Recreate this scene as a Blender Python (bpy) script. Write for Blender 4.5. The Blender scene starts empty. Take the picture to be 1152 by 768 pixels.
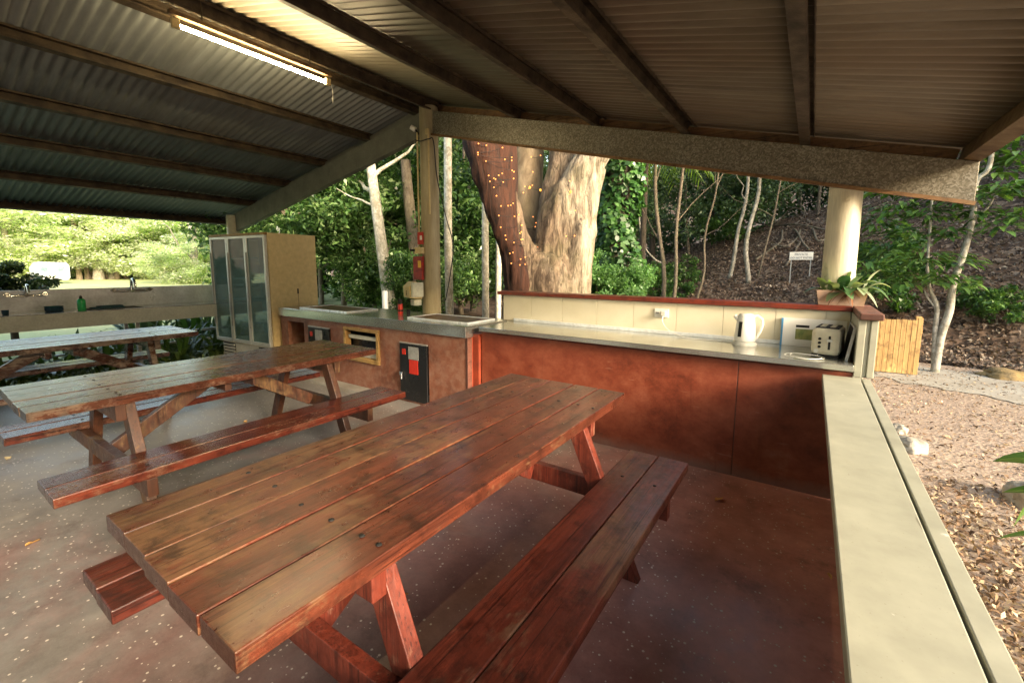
import bpy, bmesh, math, random
import numpy as np
from math import sin, cos, pi, radians as R
from mathutils import Vector, Matrix, noise as mn
random.seed(7); rng = np.random.default_rng(11)
S = bpy.context.scene; COL = S.collection

# ------------------------------------------------------------------ camera
F_, PITCH, ROLL, YAW, CX, CY, H = 496.6, R(7.0), R(.27), R(34.06), 576., 360.2, 1.414
def cam_rows():
    cp, sp = cos(PITCH), sin(PITCH); cr, sr = cos(ROLL), sin(ROLL); c, s = cos(YAW), sin(YAW)
    A = Matrix(((1,0,0),(0,-sp,-cp),(0,cp,-sp))); Q = Matrix(((cr,-sr,0),(sr,cr,0),(0,0,1))); B = Matrix(((c,s,0),(-s,c,0),(0,0,1)))
    return Q @ A @ B
MM = cam_rows()
cd = bpy.data.cameras.new('camera'); cam = bpy.data.objects.new('camera', cd); COL.objects.link(cam)
cd.sensor_width = 36; cd.lens = F_/1152*36; cd.shift_y = (CY-384)/1152; cd.clip_end = 1500; cd.clip_start = .05
m = Matrix.Identity(4)
for i in range(3): m[i][0] = MM[0][i]; m[i][1] = -MM[1][i]; m[i][2] = -MM[2][i]
m[2][3] = H; cam.matrix_world = m; S.camera = cam
def ray(px, py): return MM.transposed() @ Vector(((px-CX)/F_, (py-CY)/F_, 1))
def at(px, py, D):            # the point at horizontal distance D seen in that direction
    d = ray(px, py); t = D/math.hypot(d.x, d.y); return Vector((d.x*t, d.y*t, H+d.z*t))
def atz(px, py, z):
    d = ray(px, py); t = (z-H)/d.z; return Vector((d.x*t, d.y*t, z))

# ------------------------------------------------------------------ objects
def tag(o, label=None, cat=None, group=None, kind=None):
    if label: o['label'] = label
    if cat: o['category'] = cat
    if group: o['group'] = group
    if kind: o['kind'] = kind
    return o
def thing(name, label, cat, loc=(0,0,0), rz=0, group=None):
    o = bpy.data.objects.new(name, None); COL.objects.link(o); o.location = loc; o.rotation_euler = (0,0,rz); o.empty_display_size = .1
    return tag(o, label, cat, group)
def copy_tree(o, parent=None):
    c = o.copy(); COL.objects.link(c); c.parent = parent
    for ch in list(o.children): copy_tree(ch, c)
    return c
class MB:
    def __init__(s): s.v = []; s.f = []; s.sm = []
    def add(s, v, f, smooth=False):
        n = len(s.v); s.v += [tuple(p) for p in v]; s.f += [tuple(i+n for i in q) for q in f]; s.sm += [smooth]*len(f); return s
    def box(s, x0, x1, y0, y1, z0, z1, mat=None):
        v = [(x,y,z) for z in (z0,z1) for y in (y0,y1) for x in (x0,x1)]
        if mat is not None: v = [tuple(mat @ Vector(p)) for p in v]
        return s.add(v, [(0,2,3,1),(4,5,7,6),(0,1,5,4),(2,6,7,3),(0,4,6,2),(1,3,7,5)])
    def bar(s, a, b, w, h, up=(0,0,1)):       # rectangular bar from a to b
        a, b = Vector(a), Vector(b); d = (b-a); L = d.length; d.normalize(); u = Vector(up); r = d.cross(u).normalized(); u = r.cross(d)
        M_ = Matrix((( r.x,d.x,u.x,a.x),(r.y,d.y,u.y,a.y),(r.z,d.z,u.z,a.z),(0,0,0,1)))
        return s.box(-w/2, w/2, 0, L, -h/2, h/2, M_)
    def tube(s, pts, rad, n=10, caps=True):
        pts = [Vector(p) for p in pts]
        if not hasattr(rad, '__len__'): rad = [rad]*len(pts)
        v = []; f = []; pu = None
        for i, p in enumerate(pts):
            d = (pts[min(i+1,len(pts)-1)]-pts[max(i-1,0)]).normalized()
            u = (pu - d*pu.dot(d)) if pu is not None else d.cross(Vector((0,0,1)) if abs(d.z) < .9 else Vector((1,0,0)))
            u.normalize(); w = d.cross(u); pu = u
            for k in range(n):
                a = 2*pi*k/n; v.append(p+(u*cos(a)+w*sin(a))*rad[i])
        for i in range(len(pts)-1):
            for k in range(n):
                k2 = (k+1)%n; f.append((i*n+k, i*n+k2, (i+1)*n+k2, (i+1)*n+k))
        s.add(v, f, True)
        if caps:
            s.add(v[:n], [tuple(range(n))[::-1]]); s.add(v[-n:], [tuple(range(n))])
        return s
    def lathe(s, prof, c=(0,0,0), n=24, caps=True):
        v = []; f = []
        for r, z in prof:
            for k in range(n):
                a = 2*pi*k/n; v.append((c[0]+r*cos(a), c[1]+r*sin(a), c[2]+z))
        for i in range(len(prof)-1):
            for k in range(n):
                k2 = (k+1)%n; f.append((i*n+k, i*n+k2, (i+1)*n+k2, (i+1)*n+k))
        s.add(v, f, True)
        if caps: s.add(v[:n], [tuple(range(n))[::-1]]); s.add(v[-n:], [tuple(range(n))])
        return s
    def build(s, name, mat, parent=None, bevel=0, loc=None):
        me = bpy.data.meshes.new(name); me.from_pydata(s.v, [], s.f); me.polygons.foreach_set('use_smooth', s.sm); me.materials.append(mat); me.update()
        o = bpy.data.objects.new(name, me); COL.objects.link(o); o.parent = parent
        if loc: o.location = loc
        if bevel:
            b = o.modifiers.new('bevel', 'BEVEL'); b.width = bevel; b.segments = 2; b.limit_method = 'ANGLE'; b.angle_limit = R(40)
        return o
def npmesh(name, V, Fc, mat, parent=None, smooth=False):
    me = bpy.data.meshes.new(name); k = Fc.shape[1]
    me.vertices.add(len(V)); me.vertices.foreach_set('co', V.astype(np.float32).ravel())
    me.loops.add(Fc.size); me.loops.foreach_set('vertex_index', Fc.astype(np.int32).ravel())
    me.polygons.add(len(Fc)); me.polygons.foreach_set('loop_start', np.arange(0, Fc.size, k, dtype=np.int32))
    if smooth: me.polygons.foreach_set('use_smooth', np.ones(len(Fc), dtype=bool))
    me.update(calc_edges=True); me.validate(); me.materials.append(mat)
    o = bpy.data.objects.new(name, me); COL.objects.link(o); o.parent = parent
    return o

# ------------------------------------------------------------------ materials
def nt(name):
    m_ = bpy.data.materials.new(name); m_.use_nodes = True; t = m_.node_tree; return m_, t, t.nodes['Principled BSDF'], t.nodes['Material Output']
def ramp(t, src, stops):
    r = t.nodes.new('ShaderNodeValToRGB'); e = r.color_ramp.elements
    while len(e) < len(stops): e.new(.5)
    for i, (p, c) in enumerate(stops):
        e[i].position = p; e[i].color = (*c, 1) if hasattr(c, '__len__') else (c, c, c, 1)
    t.links.new(src, r.inputs[0]); return r.outputs[0]
def coords(t, scale=(1,1,1), kind='Object', off=None):
    tc = t.nodes.new('ShaderNodeTexCoord'); mp = t.nodes.new('ShaderNodeMapping'); mp.inputs['Scale'].default_value = scale
    t.links.new(tc.outputs[kind], mp.inputs['Vector']); 
    if off is not None: t.links.new(off, mp.inputs['Location'])
    return mp.outputs[0]
def noise(t, vec, scale, detail=6, rough=.6, dist=0, out='Fac'):
    n = t.nodes.new('ShaderNodeTexNoise'); n.inputs['Scale'].default_value = scale; n.inputs['Detail'].default_value = detail
    n.inputs['Roughness'].default_value = rough; n.inputs['Distortion'].default_value = dist; t.links.new(vec, n.inputs['Vector']); return n.outputs[out]
def mix(t, f, a, b, mode='MIX'):
    x = t.nodes.new('ShaderNodeMix'); x.data_type = 'RGBA'; x.blend_type = mode
    for s_, v in ((0, f), (6, a), (7, b)):
        if isinstance(v, (int, float)): x.inputs[s_].default_value = v if s_ == 0 else (v, v, v, 1)
        elif isinstance(v, tuple): x.inputs[s_].default_value = (*v, 1)
        else: t.links.new(v, x.inputs[s_])
    return x.outputs[2]
def math_(t, op, a, b=None):
    x = t.nodes.new('ShaderNodeMath'); x.operation = op
    for s_, v in ((0, a), (1, b)):
        if v is None: continue
        if isinstance(v, (int, float)): x.inputs[s_].default_value = v
        else: t.links.new(v, x.inputs[s_])
    return x.outputs[0]
def bump(t, b, h, strength=.3, dist=.01):
    n = t.nodes.new('ShaderNodeBump'); n.inputs['Strength'].default_value = strength; n.inputs['Distance'].default_value = dist
    t.links.new(h, n.inputs['Height']); t.links.new(n.outputs[0], b.inputs['Normal']); return n
def simple(name, c, rough=.5, metal=0, var=.25, scale=6, bmp=.15, stretch=(1,1,1), bdist=.004, c2=None, spec=.5, fine=1):
    m_, t, b, o = nt(name); v = coords(t, stretch); n = noise(t, v, scale)
    c2 = c2 or tuple(x*(1-var) for x in c)
    col = ramp(t, n, [(.3, c2), (.65, c)]); 
    n2 = noise(t, v, scale*9, 4)
    if fine: col = mix(t, .35, col, mix(t, 1, col, ramp(t, n2, [(.3, .6), (.7, 1.25)]), 'MULTIPLY'))
    t.links.new(col, b.inputs['Base Color'])
    t.links.new(ramp(t, n, [(.3, min(1, rough*1.2)), (.7, rough*.85)]), b.inputs['Roughness'])
    b.inputs['Metallic'].default_value = metal; b.inputs['Specular IOR Level'].default_value = spec
    if bmp: bump(t, b, n2, bmp, bdist)
    return m_
def wood(name, deep, mid, worn, amount=.5, rough=.36, along='y', gloss=.25, island=True, grad=None):
    m_, t, b, o = nt(name); g = t.nodes.new('ShaderNodeNewGeometry'); rnd = g.outputs['Random Per Island']
    ax = 'xyz'.index(along)
    def sc(across, length): v_ = [across]*3; v_[ax] = length; return tuple(v_)
    off = t.nodes.new('ShaderNodeCombineXYZ'); mul = math_(t, 'MULTIPLY', rnd, 37.)
    for k in range(3): t.links.new(mul, off.inputs[k])
    O = off.outputs[0]
    grain = noise(t, coords(t, sc(1, .035), off=O), 85, 8, .7, .8)            # fine long grain lines
    wide = noise(t, coords(t, sc(1, .12), off=O), 16, 6, .65, .5)              # broad growth figure
    blot = noise(t, coords(t, sc(1, .5), off=O), 3.4, 10, .72, .3)             # worn zones with ragged rims
    mott = noise(t, coords(t, sc(1, .6), off=O), 30, 6, .75)
    spot = noise(t, coords(t, (1,1,1), off=O), 11, 7, .72)
    c = mix(t, ramp(t, mix(t, .5, grain, wide), [(.38, 0.), (.62, 1.)]), deep, mid)
    w_ = math_(t, 'ADD', blot, math_(t, 'MULTIPLY', math_(t, 'SUBTRACT', mott, .5), .42))
    w_ = math_(t, 'ADD', w_, math_(t, 'MULTIPLY', math_(t, 'SUBTRACT', rnd, .5), .14)); w_ = math_(t, 'ADD', w_, math_(t, 'MULTIPLY', math_(t, 'SUBTRACT', grain, .5), .22))
    if grad:
        sy = t.nodes.new('ShaderNodeSeparateXYZ'); t.links.new(coords(t), sy.inputs[0])
        w_ = math_(t, 'ADD', w_, math_(t, 'ADD', math_(t, 'MULTIPLY', sy.outputs[1], -grad), grad*.75)); w_ = math_(t, 'ADD', w_, math_(t, 'MULTIPLY', sy.outputs[0], -grad*1.2))
    wf = ramp(t, w_, [(.55-.14*amount, 0.), (.63-.10*amount, .9)])
    wc = mix(t, ramp(t, grain, [(.36, 0.), (.6, 1.)]), tuple(x*.55 for x in worn), worn)
    c = mix(t, wf, c, wc)
    c = mix(t, ramp(t, spot, [(.50, 0.), (.64, .75)]), c, tuple(x*.45 for x in deep))
    c = mix(t, ramp(t, noise(t, coords(t, sc(1, .35), off=O), 6.5, 8, .75), [(.58, 0.), (.68, .45)]), c, tuple(min(1, x*1.9) for x in mid))
    ck = noise(t, coords(t, sc(1, .012), off=O), 150, 3, .5); c = mix(t, ramp(t, ck, [(.60, 0.), (.66, .75)]), c, tuple(x*.3 for x in deep))     # checks along the grain
    knot = t.nodes.new('ShaderNodeTexVoronoi'); knot.inputs['Scale'].default_value = 2.6; t.links.new(coords(t, sc(1, .45), off=O), knot.inputs['Vector']); c = mix(t, ramp(t, knot.outputs['Distance'], [(.03, .85), (.075, 0.)]), c, tuple(x*.3 for x in deep))
    tc = t.nodes.new('ShaderNodeTexCoord'); sn = t.nodes.new('ShaderNodeSeparateXYZ'); t.links.new(tc.outputs['Normal'], sn.inputs[0])   # board ends darker than the faces
    if along != 'z': c = mix(t, ramp(t, math_(t, 'ABSOLUTE', sn.outputs[ax]), [(.8, 0.), (.95, .85)]), c, tuple(x*.55 for x in deep))
    val = t.nodes.new('ShaderNodeHueSaturation'); t.links.new(c, val.inputs['Color']); t.links.new(math_(t, 'ADD', math_(t, 'MULTIPLY', rnd, .4), .8), val.inputs['Value'])
    t.links.new(val.outputs[0], b.inputs['Base Color'])
    rr = mix(t, wf, rough, min(1, rough*1.6)); rr = mix(t, .5, rr, ramp(t, mott, [(.35, rough*.6), (.65, rough*1.7)]))
    t.links.new(rr, b.inputs['Roughness']); b.inputs['Coat Weight'].default_value = gloss; b.inputs['Coat Roughness'].default_value = .18
    bump(t, b, mix(t, .5, grain, mix(t, .5, mott, spot)), .6, .004)
    return m_
def leafmat(name, stops, rough=.4, trans=.3, spec=.5):
    m_, t, b, o = nt(name); g = t.nodes.new('ShaderNodeNewGeometry')
    c = ramp(t, g.outputs['Random Per Island'], stops)
    big = noise(t, coords(t), .9, 3); c = mix(t, .7, c, mix(t, 1., c, ramp(t, big, [(.35, .45), (.65, 1.35)]), 'MULTIPLY'))
    t.links.new(c, b.inputs['Base Color']); b.inputs['Roughness'].default_value = rough; b.inputs['Specular IOR Level'].default_value = spec
    tr = t.nodes.new('ShaderNodeBsdfTranslucent'); t.links.new(mix(t, 1., c, (1.3,1.5,.5), 'MULTIPLY'), tr.inputs[0])
    mx = t.nodes.new('ShaderNodeMixShader'); mx.inputs[0].default_value = trans
    t.links.new(b.outputs[0], mx.inputs[1]); t.links.new(tr.outputs[0], mx.inputs[2]); t.links.new(mx.outputs[0], o.inputs[0]); return m_
def emit(name, c, s):
    m_, t, b, o = nt(name); b.inputs['Base Color'].default_value = (*c,1); b.inputs['Emission Color'].default_value = (*c,1); b.inputs['Emission Strength'].default_value = s; return m_
def bark(name, dark, light, moss=(.06,.08,.03), scale=7, mossamt=.3, bmp=.9, bd=.03, stretch=.22, blotch=False, side=False):
    m_, t, b, o = nt(name); v = coords(t, (1,1,stretch)); n = noise(t, v, scale, 10, .72, 1.2); v1 = coords(t)
    c = ramp(t, n, [(.36, dark), (.5, tuple((a+b_)*.5 for a, b_ in zip(dark, light))), (.66, light)])
    if blotch: c = mix(t, ramp(t, noise(t, v1, 9, 6, .7), [(.5, 0.), (.58, .8)]), c, dark)
    if side:    # right and upper bark smoother cream, with its sunlit side painted paler
        sx = t.nodes.new('ShaderNodeSeparateXYZ'); t.links.new(v1, sx.inputs[0])
        f_ = math_(t, 'ADD', math_(t, 'ADD', math_(t, 'MULTIPLY', sx.outputs[0], .55), math_(t, 'MULTIPLY', sx.outputs[2], .06)), math_(t, 'MULTIPLY', noise(t, coords(t, (1,1,.35)), 3, 8, .7), .9))
        c = mix(t, ramp(t, f_, [(.62, 0.), (.92, .85)]), c, ramp(t, n, [(.34, tuple(x*.45 for x in light)), (.5, (.62,.54,.40))]))
        c = mix(t, ramp(t, noise(t, coords(t, (1,1,.12)), 5, 9, .75), [(.52, 0.), (.60, .7)]), c, dark)
    mo = ramp(t, noise(t, v1, 2.1, 5), [(.5, 0.), (.66, mossamt)]); c = mix(t, mo, c, moss)
    t.links.new(c, b.inputs['Base Color']); b.inputs['Roughness'].default_value = .9; bump(t, b, n, bmp, bd); return m_

M = {}
M['wood'] = wood('stained timber', (.045,.013,.008), (.135,.035,.018), (.165,.082,.04), .28, .31, grad=.055)  # golden tone of the patches paints in lamp glare as well as wear
M['wood_b'] = wood('stained bench timber', (.040,.009,.006), (.115,.024,.014), (.12,.055,.032), .1, .38)
M['wood2'] = wood('grey brown table timber', (.045,.016,.010), (.105,.034,.018), (.19,.135,.095), .6, .24, grad=.10)  # grey patches, more of them to the near left
M['wood_leg'] = wood('stained leg timber', (.08,.014,.008), (.21,.04,.022), (.26,.11,.065), .4, .45, 'z', 0)
M['wood_leg2'] = wood('brown leg timber', (.035,.012,.007), (.09,.032,.014), (.17,.095,.035), .5, .45, 'z', 0)
M['wood_dark'] = wood('dark table timber', (.03,.012,.008), (.07,.025,.015), (.2,.16,.13), .6, .24)
M['cap'] = wood('red painted capping', (.14,.02,.008), (.24,.035,.012), (.16,.03,.015), .1, .35, 'x', .2)
M['capw'] = wood('worn brown capping', (.13,.05,.035), (.22,.09,.06), (.2,.09,.06), .3, .5, 'y', 0)
M['fence'] = wood('yellow timber', (.36,.20,.065), (.54,.35,.13), (.48,.32,.13), .2, .6, 'z', 0)
M['frame'] = wood('pale timber', (.35,.2,.06), (.55,.36,.13), (.5,.33,.14), .2, .5, 'x', 0)
M['barge'] = wood('weathered batten', (.13,.065,.025), (.26,.14,.055), (.3,.18,.08), .3, .6, 'x', 0)
M['purlin'] = simple('rusty galvanised purlin', (.085,.06,.035), .55, .3, .6, 9, .3, c2=(.018,.011,.007))
M['purlin_warm'] = simple('dusty purlin', (.14,.09,.04), .6, .2, .5, 8, .3, c2=(.06,.03,.015))
M['steel'] = simple('brushed stainless steel', (.62,.63,.585), .17, .85, .25, 3, .06, (1,1,1), .002, fine=0)
M['steel_f'] = simple('stainless fascia', (.86,.90,.93), .30, .3, .3, 4, .08, (1,1,1), .002)
M['chrome'] = simple('chrome', (.7,.7,.7), .12, 1, .1, 5, 0)
M['red_wall'] = None
M['cream'] = simple('cream paint', (.62,.57,.42), .42, 0, .12, 2.5, .08)
M['cream_w'] = simple('grey cream paint', (.35,.35,.28), .42, 0, .16, 1.2, .12, c2=(.30,.30,.235))
M['post'] = simple('cream painted timber post', (.64,.61,.48), .55, 0, .2, 2, .35, (5,5,.6), .005, c2=(.52,.47,.33))
M['post_d'] = simple('tan painted timber post', (.42,.37,.24), .6, 0, .25, 2, .35, (5,5,.6), .005, c2=(.26,.21,.11))  # darker tan than the right post
M['white'] = simple('white plastic', (.78,.77,.72), .3, 0, .05, 5, 0, fine=0)
M['offwhite'] = simple('worn white plastic', (.62,.62,.56), .4, 0, .15, 5, .05)
M['black'] = simple('black enamel', (.012,.013,.015), .28, 0, .3, 5, .05)
M['blackm'] = simple('matt black', (.01,.01,.01), .8, 0, .3, 5, .05)
M['beige'] = simple('beige enamel', (.58,.47,.26), .38, 0, .1, 2, .05, c2=(.52,.41,.21))
M['disp'] = simple('beige plastic', (.62,.5,.25), .4, 0, .1, 4, .03)
M['disp2'] = simple('pale plastic', (.6,.62,.5), .4, 0, .1, 4, .03)
M['red'] = simple('red label', (.55,.03,.015), .4, 0, .2, 8, .05)
M['redd'] = simple('worn red plate', (.38,.02,.012), .4, 0, .5, 14, .1, c2=(.12,.008,.006))
M['yellow'] = simple('yellow label', (.75,.45,.03), .4, 0, .1, 8, 0)
M['grey'] = simple('grey plate', (.42,.43,.42), .4, .3, .3, 20, .05)
M['green'] = simple('green detergent', (.03,.5,.14), .25, 0, .1, 6, 0)
M['blue'] = simple('blue sponge', (.02,.07,.12), .8, 0, .3, 20, .3)
M['terracotta'] = simple('pale terracotta', (.56,.40,.30), .7, 0, .2, 4, .2, c2=(.47,.30,.21))
M['wire'] = simple('dark cable', (.02,.02,.02), .5, 0, .1, 5, 0)
M['rock'] = simple('pale rock', (.42,.38,.31), .85, 0, .45, 3, .6, bdist=.02)
M['rock2'] = simple('ochre rock', (.33,.22,.08), .85, 0, .6, 5, .6, bdist=.02, c2=(.10,.08,.05))
M['conc'] = simple('grey concrete', (.36,.34,.30), .85, 0, .3, 2.5, .3, c2=(.25,.22,.18))
M['hot'] = simple('seasoned hotplate', (.20,.10,.045), .35, .6, .5, 6, .1)
M['caravan'] = simple('white caravan paint', (.5,.52,.53), .3, 0, .05, 2, 0)
M['soil'] = simple('potting soil', (.05,.03,.02), .9, 0, .5, 20, .5)

def worn_top():       # chips, hairline scratches and faint drips on the painted wall top
    m_ = M['cream_w']; t = m_.node_tree; b = t.nodes['Principled BSDF']; c = b.inputs['Base Color'].links[0].from_socket
    g1 = noise(t, coords(t), 26, 3, .5); c = mix(t, ramp(t, g1, [(.735, 0.), (.75, .8)]), c, (.62,.62,.56))
    g2 = noise(t, coords(t, (1,.12,1)), 38, 2, .5); c = mix(t, ramp(t, g2, [(.74, 0.), (.755, .7)]), c, (.13,.12,.09))
    g3_ = noise(t, coords(t), 5, 10, .8); c = mix(t, ramp(t, g3_, [(.55, 0.), (.7, .35)]), c, (.25,.24,.17))
    g4 = noise(t, coords(t), 160, 2, .5); c = mix(t, ramp(t, g4, [(.70, 0.), (.74, .5)]), c, (.18,.17,.12)); t.links.new(c, b.inputs['Base Color'])
worn_top()
def red_wall():
    m_, t, b, o = nt('red oxide render'); v = coords(t, (1,1,1.3)); n = noise(t, v, 3.1, 12, .78, .1); n2 = noise(t, coords(t, (1,1,1)), 9, 10, .75)
    c = ramp(t, n, [(.30, (.085,.018,.009)), (.46, (.19,.040,.018)), (.58, (.25,.066,.032)), (.72, (.32,.13,.085))])
    c = mix(t, ramp(t, n2, [(.60, 0.), (.8, .4)]), c, (.30,.15,.10)); t.links.new(c, b.inputs['Base Color'])
    t.links.new(ramp(t, n, [(.3, .38), (.7, .62)]), b.inputs['Roughness']); 
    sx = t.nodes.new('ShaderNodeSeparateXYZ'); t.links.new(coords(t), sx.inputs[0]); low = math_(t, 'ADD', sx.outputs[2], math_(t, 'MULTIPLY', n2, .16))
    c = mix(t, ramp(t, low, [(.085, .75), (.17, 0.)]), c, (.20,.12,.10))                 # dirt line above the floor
    sv = noise(t, coords(t, (1,1,.06)), 24, 5, .6); c = mix(t, ramp(t, sv, [(.60, 0.), (.72, .25)]), c, (.05,.012,.008))
    sc_ = noise(t, coords(t, (.25,1,2.5)), 14, 3, .6); c = mix(t, ramp(t, sc_, [(.67, 0.), (.70, .35)]), c, (.34,.18,.13))
    t.links.new(c, b.inputs['Base Color']); bump(t, b, n2, .35, .004); return m_
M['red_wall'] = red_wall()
def bbq_wall():
    m_, t, b, o = nt('red brown render'); v = coords(t, (1,1,1)); n = noise(t, v, 3.4, 9, .72, .8); n2 = noise(t, v, 16, 8, .7)
    c = ramp(t, n, [(.32, (.12,.045,.028)), (.5, (.22,.08,.045)), (.68, (.30,.15,.10))])
    c = mix(t, ramp(t, n2, [(.45, 0.), (.7, .6)]), c, (.32,.20,.15)); t.links.new(c, b.inputs['Base Color'])
    b.inputs['Roughness'].default_value = .6; bump(t, b, n2, .3, .004); return m_
M['bbq_wall'] = bbq_wall()
M['red_pillar'] = simple('orange red paint', (.30,.052,.022), .5, 0, .35, 9, .2, c2=(.17,.03,.014))

def floor_mat():
    m_, t, b, o = nt('worn red terrazzo concrete'); v = coords(t); n = noise(t, v, 1.1, 9, .66, .5); n2 = noise(t, v, 6, 9, .75)
    sx = t.nodes.new('ShaderNodeSeparateXYZ'); t.links.new(v, sx.inputs[0])
    grad = math_(t, 'ADD', math_(t, 'MULTIPLY', sx.outputs[0], -.14), math_(t, 'MULTIPLY', n, 1.1))     # greyer concrete further from the wall
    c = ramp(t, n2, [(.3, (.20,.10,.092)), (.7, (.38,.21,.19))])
    nb = noise(t, v, 2.1, 10, .75); lit_red = math_(t, 'ADD', math_(t, 'MULTIPLY', sx.outputs[0], .36), math_(t, 'MULTIPLY', nb, .5))     # brighter red beside the low wall, painting in diffuse light there
    c = mix(t, ramp(t, lit_red, [(-.0, 0.), (.28, 1.)]), c, ramp(t, n2, [(.3, (.52,.20,.16)), (.7, (.74,.36,.30))]))
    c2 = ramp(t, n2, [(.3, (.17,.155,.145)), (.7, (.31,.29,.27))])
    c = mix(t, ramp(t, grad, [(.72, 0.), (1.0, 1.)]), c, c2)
    vo = t.nodes.new('ShaderNodeTexVoronoi'); vo.inputs['Scale'].default_value = 48; t.links.new(v, vo.inputs['Vector'])
    sepc = t.nodes.new('ShaderNodeSeparateColor'); t.links.new(vo.outputs['Color'], sepc.inputs[0])
    thr = math_(t, 'MULTIPLY', math_(t, 'GREATER_THAN', sepc.outputs[0], .42), math_(t, 'LESS_THAN', vo.outputs['Distance'], math_(t, 'MULTIPLY', sepc.outputs[1], .27)))
    st = noise(t, coords(t), 3.2, 10, .8); c = mix(t, ramp(t, st, [(.54, 0.), (.66, .5)]), c, (.09,.06,.055))
    vo2 = t.nodes.new('ShaderNodeTexVoronoi'); vo2.inputs['Scale'].default_value = 150; t.links.new(v, vo2.inputs['Vector'])
    thr2 = math_(t, 'LESS_THAN', vo2.outputs['Distance'], .16)
    c = mix(t, math_(t, 'MULTIPLY', thr, .95), c, (.75,.68,.6)); c = mix(t, math_(t, 'MULTIPLY', thr2, .35), c, (.4,.33,.28))
    t.links.new(c, b.inputs['Base Color'])
    t.links.new(ramp(t, n2, [(.3, .26), (.7, .52)]), b.inputs['Roughness']); bump(t, b, mix(t, .5, n2, noise(t, v, 60, 4)), .2, .003); return m_
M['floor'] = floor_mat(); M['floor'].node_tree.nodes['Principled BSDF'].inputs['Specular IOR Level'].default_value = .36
def roof_mat(name, a, b_, c_):
    m_, t, b, o = nt(name); n = noise(t, coords(t, (.35,3,1)), 3, 8, .7); n1 = noise(t, coords(t, (.25,1,1)), .9, 5)
    c = ramp(t, n, [(.3, a), (.65, b_)]); c = mix(t, ramp(t, n1, [(.4, 0.), (.65, .8)]), c, c_)
    t.links.new(c, b.inputs['Base Color']); b.inputs['Roughness'].default_value = .5; b.inputs['Metallic'].default_value = .35; bump(t, b, n, .1, .003); return m_
M['roof_l'] = roof_mat('grey corrugated steel', (.08,.092,.094), (.175,.195,.20), (.12,.12,.11))
M['roof_r'] = roof_mat('dusty corrugated steel', (.10,.085,.06), (.21,.185,.14), (.13,.095,.06))
def galv():
    m_, t, b, o = nt('spangled galvanised beam'); v = coords(t, (1,1,1)); vo = t.nodes.new('ShaderNodeTexVoronoi'); vo.inputs['Scale'].default_value = 115; vo.inputs['Randomness'].default_value = 1
    nn = noise(t, v, 12, 4, .6, out='Color'); t.links.new(mix(t, .06, v, nn), vo.inputs['Vector'])
    sp = t.nodes.new('ShaderNodeSeparateColor'); t.links.new(vo.outputs['Color'], sp.inputs[0]); big = noise(t, v, 1.3, 4)
    c = ramp(t, sp.outputs[0], [(.0, (.10,.09,.065)), (.5, (.17,.155,.115)), (1., (.32,.30,.245))]); c = mix(t, ramp(t, big, [(.3, .0), (.7, .5)]), c, (.12,.09,.05))
    t.links.new(c, b.inputs['Base Color']); b.inputs['Metallic'].default_value = .3; t.links.new(ramp(t, sp.outputs[1], [(0, .35), (1, .65)]), b.inputs['Roughness']); return m_
M['galv'] = galv()
M['beam_l'] = simple('dull galvanised beam', (.17,.17,.14), .5, .3, .3, 6, .1)
def glass():
    m_, t, b, o = nt('tinted fridge glass'); n = noise(t, coords(t), 3, 4); t.links.new(ramp(t, n, [(.3, (.32,.56,.56)), (.7, (.52,.76,.76))]), b.inputs['Base Color'])
    b.inputs['Roughness'].default_value = .01; b.inputs['Specular IOR Level'].default_value = .6; b.inputs['Transmission Weight'].default_value = .78; b.inputs['IOR'].default_value = 1.45; return m_
M['glass'] = glass()
def tiles():
    m_, t, b, o = nt('cream wall tile'); v = coords(t); n = noise(t, v, 2.5, 5)
    c = ramp(t, n, [(.3, (.60,.55,.40)), (.7, (.70,.66,.52))]); t.links.new(c, b.inputs['Base Color']); b.inputs['Roughness'].default_value = .22; return m_
M['tile'] = tiles()

# ground materials
def litter_mat():
    m_, t, b, o = nt('leaf litter ground'); v = coords(t); n = noise(t, v, .35, 8, .65)
    vo = t.nodes.new('ShaderNodeTexVoronoi'); vo.inputs['Scale'].default_value = 11; t.links.new(mix(t, .12, v, noise(t, v, 6, 4, out='Color')), vo.inputs['Vector'])
    sp = t.nodes.new('ShaderNodeSeparateColor'); t.links.new(vo.outputs['Color'], sp.inputs[0])
    c = ramp(t, sp.outputs[0], [(0, (.035,.02,.012)), (.4, (.085,.048,.028)), (.75, (.16,.10,.065)), (1, (.28,.20,.14))])
    c = mix(t, ramp(t, n, [(.5, 0.), (.62, .75)]), c, (.085,.038,.016)); c = mix(t, ramp(t, noise(t, v, .8, 6), [(.62, 0.), (.74, .6)]), c, (.03,.045,.015))
    t.links.new(c, b.inputs['Base Color']); b.inputs['Roughness'].default_value = .9; bump(t, b, mix(t, .6, vo.outputs['Distance'], n), .9, .06); return m_
M['litter'] = litter_mat()
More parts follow.
